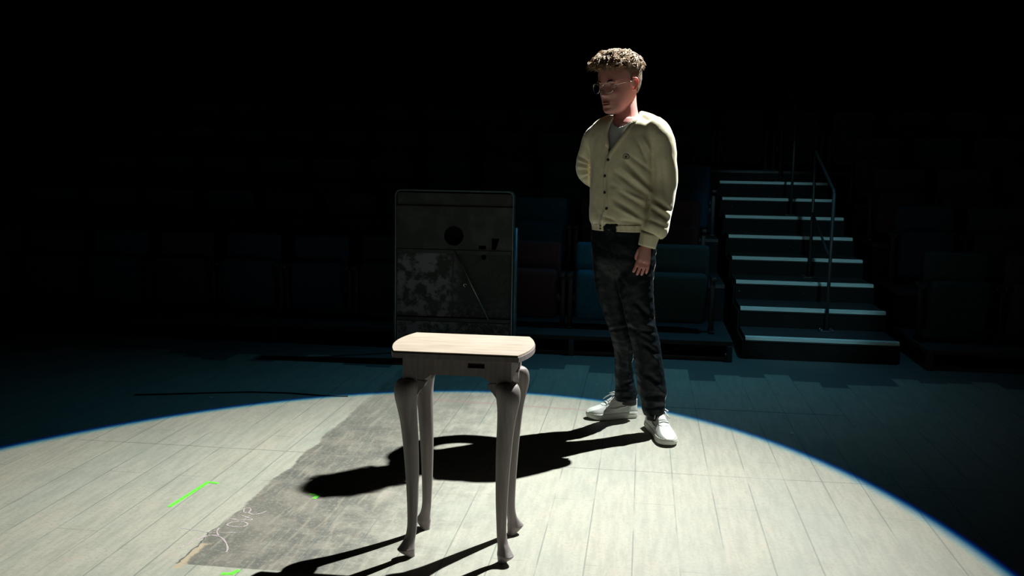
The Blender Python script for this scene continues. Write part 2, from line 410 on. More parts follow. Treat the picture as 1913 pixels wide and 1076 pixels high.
def make_seat(colour):
    root = thing('auditorium_seat', 'seat', 'seat')
    bm = bmesh.new(); add_box(bm, (-.203, .0, .235), (.203, .075, .586), .03, 4)
    for v in bm.verts:
        v.co.y += .10*(v.co.z-.25)*.5 - .10*max(0, 1-(v.co.x/.2)**2)*0.12
    obj('backrest', bm, M_seat[colour], root)
    bm = bmesh.new(); add_box(bm, (-.188, -.125, .06), (.188, -.02, .405), .036, 4)
    for v in bm.verts:
        if v.co.z < .2: v.co.y += .03*(.2-v.co.z)/.14
    obj('seat_pan', bm, M_seat[colour], root)
    for s in (-1, 1):
        bm = bmesh.new(); add_box(bm, (s*.228-.016, -.05, 0.0), (s*.228+.016, .0, .36), .004)
        add_box(bm, (s*.228-.018, -.11, 0.0), (s*.228+.018, .06, .015), .003)
        add_box(bm, (s*.228-.02, -.13, .355), (s*.228+.02, .06, .385), .006)
        obj('side_frame', bm, M_seatframe, root)
    bm = bmesh.new(); add_box(bm, (-.215, -.02, .18), (.215, .005, .23), .003)
    obj('crossbar', bm, M_seatframe, root)
    return root
protos = {}
def dup(root, parent=None):
    c = root.copy(); COL.objects.link(c)
    if parent is not None: c.parent = parent
    for ch in root.children: dup(ch, c)
    return c
CADJ = dict(navy='navy', blue='bright blue', teal='dark teal', maroon='maroon brown', charcoal='charcoal')
def seat(colour, x, y, z, label):
    if colour in protos: s = dup(protos[colour])
    else: s = protos[colour] = make_seat(colour)
    s.location = (x, y, z); s['label'] = label; s['group'] = 'tip-up seats in the dark auditorium'
def xrow(px, py, Y):
    r = H2W(ray(px, py)); return r[0]*Y/r[1]
rowpat = [
 ['teal', 'blue', 'maroon', 'navy', 'charcoal', 'navy', 'navy', 'charcoal', 'navy', 'maroon', 'charcoal'],
 ['maroon', 'charcoal', 'blue', 'charcoal', 'navy', 'teal', 'charcoal', 'navy', 'charcoal', 'teal', 'navy'],
 ['navy', 'maroon', 'navy', 'teal', 'navy', 'maroon', 'teal', 'navy', 'charcoal', 'navy', 'teal'],
 ['teal', 'charcoal', 'navy', 'maroon', 'teal', 'teal', 'charcoal', 'maroon', 'navy', 'teal', 'charcoal'],
 ['navy', 'teal', 'charcoal', 'navy', 'teal', 'navy', 'teal', 'charcoal', 'maroon', 'navy', 'teal']]
rights = [(1327, 460), (1310, 379), (1236, 310), (1290, 258), (1330, 215)]
for k in range(5):
    Y = ROWY+ROWD*k; z = ROWZ+ROWR*k
    xr = xrow(*rights[k], Y)
    if k == 2: xr = xrow(989, 303, Y)+.508*3
    if k == 2 and xr > .62: xr -= .508
    n = 0; x = xr
    while x-.41 > -5.4 and n < 11:
        c = rowpat[k][n]
        seat(c, x-.203, Y, z, f'{CADJ[c]} tip-up seat, {ORD[n]} left of the stairs in the {ROWN[k]} row')
        x -= .507; n += 1
    if k < 4:
        for n in range(5):
            c = ['teal', 'charcoal', 'navy', 'teal', 'maroon'][(n+k*2) % 5]
            seat(c, 2.06+.507*n, Y, z, f'{CADJ[c]} tip-up seat, {ORD[n]} right of the stairs in the {ROWN[k]} row')
    else:
        x0 = xrow(1350, 217, Y)+.203
        for n, c in enumerate(['maroon', 'teal', 'teal', 'charcoal', 'teal', 'navy', 'teal']):
            seat(c, x0+.53*n, Y, z, f'{CADJ[c]} tip-up seat, {ORD[n]} from the left at the head of the stairs')

# ------------------------------------------------------------------ stairs
SX0, SX1, SY0, ST, SR = .69, 1.665, 6.57, .41, .1365
st = thing('staircase', 'black auditorium staircase with bright metal nosings rising between seat blocks', 'stairs', ((SX0+SX1)/2, SY0, 0))
hw = (SX1-SX0)/2
for i in range(8):
    z = (SR*(i+1)+.01); y = ST*i
    s = obj('step', box((-hw, y, z-.03 if i else z-.03), (hw, y+ST+.02 if i < 7 else y+.275, z), .002), M_deck, st, False)
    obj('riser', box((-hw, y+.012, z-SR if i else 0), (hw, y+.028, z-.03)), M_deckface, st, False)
    nb = bmesh.new(); add_box(nb, (-hw, y-.006, z-.019), (hw, y+.004, z+.003), .0015); add_box(nb, (-hw, y-.004, z), (hw, y+.045, z+.003), .0008)
    for q in range(3): add_box(nb, (-hw, y+.010+.010*q, z+.003), (hw, y+.013+.010*q, z+.0045))
    obj('nosing', nb, M_alu, st, False)
for i, xx in ((0, -.43), (0, .1), (2, -.46), (2, .0), (2, .42), (4, -.45), (4, .0), (6, -.4)):
    bm = bmesh.new(); add_ball(bm, (xx, ST*i+.009, (SR*(i+1)+.01)-.075), .0045, 10); obj('bolt', bm, M_bolt, st)
for s in (-1, 1):
    bm = bmesh.new()
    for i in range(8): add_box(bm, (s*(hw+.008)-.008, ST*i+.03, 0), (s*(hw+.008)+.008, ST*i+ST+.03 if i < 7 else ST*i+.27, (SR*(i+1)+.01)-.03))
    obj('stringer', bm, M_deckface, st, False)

def handrail(yA, zA, yB, zB, px_top, label):
    xw = gw(1543, 622, .134).x
    t = thing('handrail', label, 'handrail', (xw, yA, zA), group='stair handrails')
    hA = .95; d = yB-yA; e = zB-zA
    bm = bmesh.new(); add_tube(bm, [(0, 0, 0), (0, 0, hA-.02), (0, .015, hA+.004), (0, d-.02, hA+e+.0), (0, d, hA+e-.02)][:4], .015, 10)
    obj('post', tube([(0, 0, 0), (0, 0, hA-.01)], .0115, 10), M_rail, t)
    obj('post', tube([(0, d, e), (0, d, hA+e)], .0115, 10), M_rail, t)
    bm.free()
    obj('top_rail', tube([(0, -.0, hA-.03), (0, .01, hA-.005), (0, .03, hA+.01), (0, d-.03, hA+e-.01), (0, d-.01, hA+e+.004), (0, d, hA+e-.02)], .0115, 10), M_rail, t)
    obj('mid_rail', tube([(0, 0, hA*.52), (0, d, hA*.52+e)], .0085, 8), M_rail, t)
    for yy, zz in ((0, 0), (d, e)):
        bp = bmesh.new(); add_box(bp, (-.05, yy-.05, zz), (.05, yy+.05, zz+.008), .002)
        pl = obj('base_plate', bp, M_rail, t)
        for a, b in ((-.035, -.035), (.035, -.035), (-.035, .035), (.035, .035)):
            bb = bmesh.new(); add_ball(bb, (a, yy+b, zz+.010), .006, 8); obj('bolt', bb, M_bolt, pl)
    return t
yA = gw(1543, 622, .134).y
handrail(yA, SR+.01, yA+2*ST, SR*3+.01, None, 'dark metal handrail rising from the lowest step of the stairs')
handrail(yA+5*ST-.1, SR*6+.01, yA+7*ST-.1, SR*8+.01, None, 'dark metal handrail on the upper steps of the stairs')
print('rail', yA, gw(1543, 622, .134), gw(1505, 520, .402), 'A', gw(1557,355,1.06))

tg = thing('marker_tag', 'tiny white tag at the top of the stairs', 'tag', tuple(H2W(at(1389, 329, 9.85))))
bm = bmesh.new(); add_box(bm, (-.022, -.006, -.008), (.022, .006, .012), .002); obj('tag_plate', bm, M_bolt, tg)
bm = bmesh.new(); add_box(bm, (-.014, -.006, -.02), (.014, .02, -.008), .002); obj('bracket', bm, M_rail, tg)

# ------------------------------------------------------------------ battered metal panel standing behind the table
M_panel = noisy(mat('scraped_metal', (.028,.034,.034), .55, .35), (.07,.078,.078), 7, 6, lo=.45, hi=.75, bump=.4)
def flaky_mat():
    m = mat('flaking_paint', (.030,.036,.036), .6, .3); nt = m.node_tree; N = nt.nodes; K = nt.links; b = N['Principled BSDF']
    tc = N.new('ShaderNodeTexCoord')
    def nn(s, d=6, rough=.65):
        t = N.new('ShaderNodeTexNoise'); t.inputs['Scale'].default_value = s; t.inputs['Detail'].default_value = d; t.inputs['Roughness'].default_value = rough
        K.new(tc.outputs['Object'], t.inputs['Vector']); return t.outputs[0]
    def mr(x, lo, hi):
        r = N.new('ShaderNodeMapRange'); r.interpolation_type = 'SMOOTHSTEP'; r.inputs[1].default_value = lo; r.inputs[2].default_value = hi; K.new(x, r.inputs[0]); return r.outputs[0]
    sp = N.new('ShaderNodeSeparateXYZ'); K.new(tc.outputs['Object'], sp.inputs[0])
    a = mr(nn(14), .42, .56); sub = N.new('ShaderNodeMath'); sub.operation = 'ADD'; K.new(sp.outputs[0], sub.inputs[0])
    big = nn(5, 3); ml = N.new('ShaderNodeMath'); ml.operation = 'MULTIPLY'; K.new(big, ml.inputs[0]); ml.inputs[1].default_value = .3; K.new(ml.outputs[0], sub.inputs[1])
    left = N.new('ShaderNodeMapRange'); left.interpolation_type = 'SMOOTHSTEP'; K.new(sub.outputs[0], left.inputs[0]); left.inputs[1].default_value = .06; left.inputs[2].default_value = .22; left.inputs[3].default_value = 1; left.inputs[4].default_value = 0
    mu = N.new('ShaderNodeMath'); mu.operation = 'MULTIPLY'; K.new(a, mu.inputs[0]); K.new(left.outputs[0], mu.inputs[1])
    low = N.new('ShaderNodeMapRange'); K.new(sp.outputs[2], low.inputs[0]); low.inputs[1].default_value = .12; low.inputs[2].default_value = .42; low.inputs[3].default_value = 1; low.inputs[4].default_value = 0
    sp2 = N.new('ShaderNodeMath'); sp2.operation = 'MULTIPLY'; K.new(mr(nn(38, 5, .8), .46, .62), sp2.inputs[0]); K.new(low.outputs[0], sp2.inputs[1])
    mx1 = N.new('ShaderNodeMix'); mx1.data_type = 'RGBA'; K.new(mu.outputs[0], mx1.inputs[0]); mx1.inputs[6].default_value = (.026,.032,.032,1); mx1.inputs[7].default_value = (.17,.17,.20,1)
    mx2 = N.new('ShaderNodeMix'); mx2.data_type = 'RGBA'; K.new(sp2.outputs[0], mx2.inputs[0]); K.new(mx1.outputs[2], mx2.inputs[6]); mx2.inputs[7].default_value = (.15,.18,.19,1)
    K.new(mx2.outputs[2], b.inputs['Base Color'])
    bp = N.new('ShaderNodeBump'); bp.inputs['Strength'].default_value = .5; bp.inputs['Distance'].default_value = .004; K.new(a, bp.inputs['Height']); K.new(bp.outputs[0], b.inputs['Normal'])
    return m
M_flaky = flaky_mat()
M_tube = noisy(mat('blue_grey_tube', (.10,.17,.21), .45, .5), (.05,.09,.11), 14)
M_rim = mat('panel_rim', (.14,.18,.18), .4, .7)
pc = thing('metal_panel', 'battered dark metal panel with a round hole standing behind the small table', 'panel', (-1.16, 6.01, 0), R(1.5))
W2, HT, DP = .37, 1.085, .10
def rrect(x0, z0, x1, z1, r, n=6):
    pts = []
    for cx_, cz_, a0 in ((x1-r, z0+r, -90), (x1-r, z1-r, 0), (x0+r, z1-r, 90), (x0+r, z0+r, 180)):
        for i in range(n+1):
            a = R(a0+90*i/n); pts.append((cx_+r*math.cos(a), cz_+r*math.sin(a)))
    return pts
def circ(x, z, r, n=28): return [(x+r*math.cos(2*math.pi*i/n), z+r*math.sin(2*math.pi*i/n)) for i in range(n)]
XZ = lambda y: (lambda c: Vector((c.x, c.z+y, c.y)))
def pz(py): return (683-py)*1.07/320.     # height on the panel of a picture row
up_out = [(-W2+.006, pz(470)), (W2-.006, pz(470)), (W2-.006, pz(388)), (-W2+.006, pz(388))]
holes = [circ(-.002, pz(442), .061), [(.235, pz(445)), (.285, pz(445)), (.262, pz(466)), (.236, pz(466))], [(.155, pz(459)), (.20, pz(459)), (.20, pz(466)), (.155, pz(466))]]
obj('upper_sheet', prism(up_out, .012, .016, holes, XZ(0)), M_panel, pc, False)
lo_out = [(-W2+.006, pz(598)), (W2-.006, pz(598)), (W2-.006, pz(474)), (-W2+.006, pz(474))]
obj('lower_sheet', prism(lo_out, .030, .034, [circ(.185, pz(481), .016, 16)], XZ(0)), M_flaky, pc, False)
obj('top_band', box((-W2+.01, .03, pz(388)), (W2-.01, .034, pz(364)), 0), M_panel, pc, False)
obj('bottom_sheet', box((-W2+.01, .010, .02), (W2-.01, .014, pz(604)), 0), M_flaky, pc, False)
obj('dark_backing', box((-W2+.01, DP-.01, .02), (W2-.01, DP, HT-.02), .002), M_drape, pc, False)  # added black backing, stands in for the dark behind the holes
ring = rrect(-W2, 0.0, W2, HT, .035)
obj('outer_rim', prism(ring, 0, DP, [rrect(-W2+.006, .006, W2-.006, HT-.006, .03)], XZ(0)), M_rim, pc, False)
bm = bmesh.new(); add_box(bm, (-W2+.01, .004, pz(474)-.004), (W2-.01, .03, pz(468)), .002); obj('middle_fold', bm, M_panel, pc, False)
bm = bmesh.new(); add_box(bm, (-W2+.01, .004, pz(603)), (W2-.01, .034, pz(596)), .002); obj('bottom_ledge', bm, M_panel, pc, False)
obj('seam', box((-.013, .024, pz(598)), (-.004, .031, pz(474)), .001), M_panel, pc, False)
obj('rod', tube([(.008, .004, pz(470)), (.225, .0, pz(598))], .0055, 8), mat('bare_rod', (.30,.30,.28), .35, .8), pc)
bm = bmesh.new(); add_tube(bm, [(.07+.009*math.cos(a), .026, pz(534)+.009*math.sin(a)) for a in np.linspace(0, 5.2, 14)], .0022, 6); obj('hook', bm, M_bolt, pc)
obj('side_tube', tube([(W2+.012, .03, 0), (W2+.012, .03, pz(425))], .014, 10), M_tube, pc)
obj('side_tube', tube([(-W2-.008, .03, 0), (-W2-.008, .03, pz(540))], .009, 10), M_tube, pc)
for s in (-1, 1):
    obj('rear_strut', tube([(s*.3, DP-.01, .8), (s*.3, DP+.24, .01)], .012, 8), M_tube, pc)

# ------------------------------------------------------------------ small table
TX, TY, TH, TZ = -.568, 3.145, .69, R(0.5)
tb = thing('side_table', 'small pale wooden side table with cabriole legs standing in the spotlight', 'table', (TX, TY, 0), TZ)
def top_outline(w, d, bow, n=14, off=0.):
    pts = []
    w2, d2 = w/2+off, d/2+off
    for s in (1, -1):
        for i in range(n+1):
            t = i/n; y = (-d2+2*d2*t)*s; x = s*(w2+bow*(1-(2*t-1)**2))
            pts.append((x, y))
    return pts
bm = prism(top_outline(.398, .335, .032, off=-.0025), TH-.006, TH, ()); 
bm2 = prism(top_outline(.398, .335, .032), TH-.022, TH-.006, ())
tt = obj('tabletop', bm, M_wood, tb, False); obj('moulded_edge', bm2, M_leg_edge_shade, tt, False)  # edge is the same wood as the top, its shade put into the darker tone
# legs: square block on top, then a curved cabriole shaft ending in a pointed pad foot
FXH, FYH = .150, .118          # leg block centres
def cab_leg(sx, sy):
    bm = bmesh.new(); dx, dy = sx*.7071, sy*.7071
    #      z,    out,   half-size (along diagonal), half-size (across), roundness
    P = [(.594, .004, .028, .028), (.587, .009, .034, .034), (.574, .014, .0375, .037), (.556, .018, .0375, .036), (.532, .019, .035, .033), (.50, .016, .0305, .029), (.45, .009, .0262, .0255),
         (.38, .002, .0238, .0235), (.30, -.003, .0212, .021), (.20, -.006, .0178, .018), (.12, -.005, .0150, .0155), (.085, -.002, .0150, .0155),
         (.062, .004, .0165, .0165), (.045, .011, .021, .019), (.034, .016, .026, .022), (.029, .018, .0275, .0232), (.020, .014, .0235, .0205), (.008, .006, .0165, .016), (0, .002, .0135, .0135)]
    Q = crom(P, 4); rings = []
    for q in Q:
        z, o, a, b = q; r = []
        for i in range(24):
            t = 2*math.pi*i/24; c, s = math.cos(t), math.sin(t)
            e = 2.0/2.6
            u = a*math.copysign(abs(c)**e, c); v = b*math.copysign(abs(s)**e, s)
            u *= 1.0 + (.10*max(0, c)**4 if .01 < z < .06 else 0)
            x = dx*(o+u) - dy*v; y = dy*(o+u) + dx*v
            r.append(Vector((x, y, max(z, 0.))))
        rings.append(r)
    skin_rings(bm, rings)
    # knee ears where the leg meets the apron
    for ax in ((-sx, 0), (0, -sy)):
        pr = [(.0, .0), (.036, .002), (.052, -.004), (.045, -.018), (.034, -.030), (.024, -.044), (.0, -.06)]
        for k_ in (0,):
            a = [Vector((ax[0]*u, ax[1]*u, .590+v)) for u, v in pr]
            nrm = Vector((sx*abs(ax[1]), sy*abs(ax[0]), 0))
            v1 = [bm.verts.new(p+nrm*.022) for p in a]; v2 = [bm.verts.new(p-nrm*.008) for p in a]
            n = len(a); bm.faces.new(v1); bm.faces.new(v2[::-1])
            for i in range(n): bm.faces.new((v1[i], v1[(i+1) % n], v2[(i+1) % n], v2[i]))
    return bm
for sx in (-1, 1):
    for sy in (-1, 1):
        bm = cab_leg(sx, sy)
        for v in bm.verts: v.co += Vector((sx*FXH, sy*FYH, 0))
        lg = obj('leg', bm, M_leg_edge_shade, tb, True, 40)
        b2 = box((sx*FXH-.0235, sy*FYH-.0235, .590), (sx*FXH+.0235, sy*FYH+.0235, TH-.022), .0015)
        obj('leg_block', b2, M_leg_edge_shade, lg, False)
def apron(L):
    pts = [(-L, TH-.022), (L, TH-.022), (L, .592), (L-.018, .592), (L-.024, .598)]
    for i in range(9): 
        t = i/8; pts.append((L-.030-.020*t, .600+.012*math.sin(t*math.pi/2)))
    pts += [(-x, z) for x, z in pts[:1:-1]]
    return pts
L = FXH-.0235
slot = [(.035, TH-.052), (.088, TH-.052), (.088, TH-.036), (.035, TH-.036)]
for sy in (-1, 1):
    y0 = sy*(FYH+.012)
    ap = obj('apron', prism(apron(L), -.008, .008, [slot] if sy < 0 else (), lambda c: Vector((c.x, c.z+y0, c.y))), M_leg_edge_shade, tb, False)
    if sy < 0: obj('lock_slot', box((.034, y0+.003, TH-.053), (.089, y0+.0085, TH-.035)), M_wooddark, ap, False)
L = FYH-.0235
for sx in (-1, 1):
    x0 = sx*(FXH+.012)
    obj('side_apron', prism([(-L, TH-.022), (L, TH-.022), (L, .600), (-L, .600)], -.008, .008, (), lambda c: Vector((c.z+x0, c.x, c.y))), M_leg_edge_shade, tb, False)

# ------------------------------------------------------------------ marks and bits on the floor
M_tape = mat('green_spike_tape', (.13, .78, .05), .5)
M_chalk = noisy(mat('chalk', (.60,.50,.55), .95), (.5,.43,.46), 60)
def chalky(m):
    nt = m.node_tree; N = nt.nodes; tc = N.new('ShaderNodeTexCoord'); t = N.new('ShaderNodeTexNoise'); t.inputs['Scale'].default_value = 230; t.inputs['Detail'].default_value = 3
    nt.links.new(tc.outputs['Object'], t.inputs['Vector']); r_ = N.new('ShaderNodeMapRange'); r_.inputs[1].default_value = .40; r_.inputs[2].default_value = .56; r_.inputs[3].default_value = .15; r_.inputs[4].default_value = .85
    nt.links.new(t.outputs[0], r_.inputs[0]); nt.links.new(r_.outputs[0], N['Principled BSDF'].inputs['Alpha'])
chalky(M_chalk)
def strip(bm, a, b, wd, z=.0008, taper=1.):
    a, b = Vector(a), Vector(b); d = (b-a); d.z = 0; d.normalize(); n = Vector((-d.y, d.x, 0))*wd/2
    vs = [a+n, a-n, b-n*taper, b+n*taper]
    lo = [bm.verts.new((v.x, v.y, .0002)) for v in vs]; hi = [bm.verts.new((v.x, v.y, z)) for v in vs]
    bm.faces.new(hi); bm.faces.new(lo[::-1])
    for i in range(4): bm.faces.new((lo[i], lo[(i+1) % 4], hi[(i+1) % 4], hi[i]))
def tape(name, segs, label, wd=.02):
    c = gw(*segs[0][0]); c.z = 0; bm = bmesh.new()
    for i, (a, b) in enumerate(segs): strip(bm, gw(*a)-c, gw(*b)-c, wd, .0008+.0003*i)
    o = obj(name, bm, M_tape, None, False); o.location = c
    return tag(o, label, 'tape', 'green spike tape marks')
tape('spike_tape', [((316, 947), (387, 902)), ((385, 900.5), (408, 903))], 'long green corner of spike tape on pale boards at left', .017)
tape('spike_tape', [((578, 922.5), (598, 926)), ((599, 922), (586, 932))], 'short green spike tape tick beside the shadow of the head', .015)
tape('spike_tape', [((413, 1072), (438, 1072)), ((430, 1073), (447, 1065))], 'green spike tape tick at the near edge of the dark sheet', .017)
def chalk(segs):
    c = gw(420, 1000); c.z = 0
    t = thing('chalk_writing', 'pink chalk handwriting on the dark sheet at left', 'writing', tuple(c))
    for pts, wd in segs:
        P = [gw(300+x/4.762, 850+y/4.762)-c for x, y in pts]; Q = crom([tuple(p) for p in P], 5); bm = bmesh.new(); rows = []
        for i, q in enumerate(Q):
            q = Vector(q); d = Vector(Q[min(i+1, len(Q)-1)])-Vector(Q[max(i-1, 0)]); d.z = 0; d.normalize(); n = Vector((-d.y, d.x, 0))*wd*(.8+.25*math.sin(i*.9))/2
            rows.append([bm.verts.new(v) for v in (q+n+Vector((0, 0, .0002)), q-n+Vector((0, 0, .0002)), q-n+Vector((0, 0, .0009)), q+n+Vector((0, 0, .0009)))])
        for a_, b_ in zip(rows, rows[1:]):
            for i in range(4): bm.faces.new((a_[i], a_[(i+1) % 4], b_[(i+1) % 4], b_[i]))
        obj('chalk_stroke', bm, M_chalk, t, False)
chalk([([(175, 648), (330, 672), (450, 690), (600, 692), (760, 688)], .0045),
       ([(520, 650), (500, 680), (515, 715)], .006),
       ([(175, 825), (300, 765), (410, 722), (480, 716), (540, 735), (580, 780), (596, 830), (586, 865)], .007),
       ([(590, 620), (640, 596), (700, 590), (765, 605), (770, 625), (720, 640), (650, 638), (598, 628), (590, 618)], .006),
       ([(620, 570), (720, 578), (815, 576), (770, 555), (712, 535)], .006),
       ([(740, 515), (745, 478), (790, 474), (802, 490), (775, 515), (740, 512)], .005),
       ([(772, 512), (830, 530), (890, 520), (940, 500)], .006)])
bm = tube([gw(*p)+Vector((0, 0, .004)) for p in ((250, 739), (330, 737), (400, 735), (470, 733.5), (540, 735.5), (600, 740), (650, 741))], .004, 6)
tag(obj('cable', bm, mat('black_cable', (.01,.01,.012), .5)), 'thin black cable lying on the dark boards at left', 'cable')
bits = [((393, 743), 'beside the black cable'), ((1113, 719), 'behind the right shoe heel'), ((1480, 810), 'on dark boards outside the pool at right'), ((1050, 661), 'in front of the maroon seat'), ((1402, 764), 'at the joint of the rear boards')]
for i, (p, where) in enumerate(bits):
    b = bmesh.new(); c = gw(*p)
    add_box(b, (-.011, -.006, 0), (.011, .006, .003)); 
    for v in b.verts: v.co += Vector((random.uniform(-.004, .004), random.uniform(-.003, .003), 0))
    o = obj('paper_scrap', b, mat('paper_%d' % i, (.6,.6,.55), .8), None, False); o.location = (c.x, c.y, 0.); o.rotation_euler.z = i*.7
    tag(o, 'tiny pale scrap of paper '+where, 'paper scrap', 'scraps on the stage floor')

# ------------------------------------------------------------------ the person
M_skin = noisy(mat('skin', (.72,.36,.33), .5, Subsurface_Weight=.35, Subsurface_Scale=.012), (.64,.29,.27), 22)
M_skin.node_tree.nodes['Principled BSDF'].inputs['Subsurface Radius'].default_value = (1.0, .25, .12)
M_hair = noisy(mat('hair', (.44,.28,.16), .5), (.20,.12,.07), 60, stretch=(1, 1, 1), bump=.4, bscale=150)
M_fade = noisy(mat('hair_short', (.20,.135,.095), .8), (.10,.065,.045), 120, bump=.6, bscale=260)
M_knit = noisy(mat('cream_knit', (.82,.72,.51), .9, Sheen_Weight=.8, Sheen_Roughness=.3, Subsurface_Weight=.15, Subsurface_Scale=.04), (.73,.65,.47), 35, bump=.22, bscale=420)
M_knit.node_tree.nodes['Principled BSDF'].inputs['Subsurface Radius'].default_value = (1.0, .42, .14)
M_rib = noisy(mat('cream_rib', (.80,.73,.54), .9, Sheen_Weight=.2), (.68,.61,.44), 60, stretch=(1, 1, .05), lo=.4, hi=.6, bump=.5, bscale=200, bstretch=(1, 1, .06))
M_tee = noisy(mat('grey_tee', (.52,.55,.58), .9), (.46,.49,.52), 30, bump=.1)
M_denim = noisy(mat('dark_denim', (.006,.009,.012), .42, Specular_IOR_Level=.12, Sheen_Weight=.5, Sheen_Roughness=.12), (.010,.014,.018), 70, bump=.15, bscale=500)
M_button = mat('brown_button', (.03,.022,.018), .35)
M_emb = mat('dark_embroidery', (.02,.035,.03), .8)
M_shoe = noisy(mat('white_leather', (.74,.76,.74), .42), (.66,.68,.66), 25, bump=.1)
M_sole = noisy(mat('white_rubber', (.70,.71,.68), .6), (.60,.61,.57), 30)
M_lace = noisy(mat('white_lace', (.80,.82,.80), .8), (.7,.72,.7), 90)
M_glassrim = mat('clear_metal_rim', (.75,.74,.70), .2, .9)
M_lens = mat('lens', (1,1,1), .02, Transmission_Weight=1.0, IOR=1.15, Alpha=.45)
M_eye = mat('eye_white', (.6,.58,.56), .2); M_iris = mat('eye_iris', (.03,.05,.06), .2)
M_lip = mat('lips', (.50,.20,.19), .45, Subsurface_Weight=.2, Subsurface_Scale=.01)
M_brow = mat('brow_hair', (.10,.065,.045), .8)

D0 = 4.64
PR = ground_h(1200, 806); PR.z = 0
person = thing('person', 'person standing in cream cardigan, dark jeans and white sneakers, one arm behind the back', 'person', tuple(H2W(PR)), YAW)
def pobj(name, bm, m_, parent=None, **k):
    bmesh.ops.translate(bm, verts=bm.verts, vec=-PR)
    return obj(name, bm, m_, parent or person, **k)
def A(px, py, d=0.): return at(px, py, D0+d)
def K4(px, py, d, r): p = A(px, py, d); return (p.x, p.y, p.z, r)
def in_poly(x, y, poly):
    x = np.asarray(x); y = np.asarray(y); c = np.zeros(x.shape, bool); n = len(poly); j = n-1
    for i in range(n):
        xi, yi = poly[i]; xj, yj = poly[j]
        if yi != yj:
            c ^= ((yi > y) != (yj > y)) & (x < (xj-xi)*(y-yi)/(yj-yi)+xi)
        j = i
    return c
TPH = R(30)                                   # torso turned towards the left of the picture
tf = Vector((-math.sin(TPH), -math.cos(TPH), 0)); tl = Vector((math.cos(TPH), -math.sin(TPH), 0))
def torso_rings(keys, seg=48, grow=0., n=6, e=2.25):
    """keys: px centre, py, depth, half width, half depth"""
    K_ = []
    for px, py, d, a, b in keys:
        p = A(px, py, d); K_.append((p.x, p.y, p.z, a+grow, b+grow))
    rings = []
    for q in crom(K_, n):
        c = Vector(q[:3]); r = []
        for i in range(seg):
            t = 2*math.pi*i/seg; cs, sn = math.cos(t), math.sin(t)
            r.append(c + tl*(q[3]*math.copysign(abs(cs)**(2/e), cs)) + tf*(q[4]*math.copysign(abs(sn)**(2/e), sn)))
        rings.append(r)
    return rings
TORSO = [(1169, 212, .01, .066, .060), (1169, 221, .005, .115, .080), (1169, 233, 0, .157, .096), (1168, 252, 0, .172, .108), (1167, 285, 0, .166, .115),
         (1164, 330, 0, .156, .117), (1162, 375, 0, .154, .120), (1163, 400, 0, .160, .126), (1163, 414, 0, .156, .122), (1165, 424, 0, .145, .113), (1166, 432, 0, .142, .110)]
ARML = [K4(1214, 236, -.06, .062), K4(1232, 256, -.085, .064), K4(1242, 300, -.09, .057), K4(1243, 345, -.09, .053), K4(1235, 380, -.10, .056), K4(1227, 410, -.115, .063), K4(1223, 428, -.125, .064), K4(1218, 440, -.13, .050)]
ARMR = [K4(1132, 243, .05, .050), K4(1113, 258, .09, .056), K4(1101, 285, .13, .053), K4(1094, 306, .16, .046), K4(1098, 325, .19, .046), K4(1120, 338, .215, .050), K4(1152, 344, .20, .050), K4(1178, 342, .18, .044)]

# ---- body: one continuous surface
def head_frame(c, yaw, tilt, roll, s):
    """local x = person's left, y = face direction, z = up"""
    M_ = Matrix.Translation(c) @ Matrix.Rotation(math.pi - yaw, 4, 'Z') @ Matrix.Rotation(-tilt, 4, 'X') @ Matrix.Rotation(roll, 4, 'Y') @ Matrix.Scale(s, 4)
    return M_
# face direction = local +y -> rotate so that it points to (-sin yaw, -cos yaw)
HYAW = R(50)
HC_ = A(1158, 157.5, .0)
def HM():
    f = Vector((-math.sin(HYAW), -math.cos(HYAW), 0)); l = Vector((-f.y, f.x, 0))*-1
    l = Vector((0, 0, 1)).cross(f)*-1            # person's left when facing f ... (right-handed: x = y cross z)
    l = f.cross(Vector((0, 0, 1)))
    M_ = Matrix(((l.x, f.x, 0, HC_.x), (l.y, f.y, 0, HC_.y), (l.z, f.z, 1, HC_.z), (0, 0, 0, 1)))
    return M_ @ Matrix.Rotation(R(-9), 4, 'X') @ Matrix.Scale(1.075, 4)
HMAT = HM()
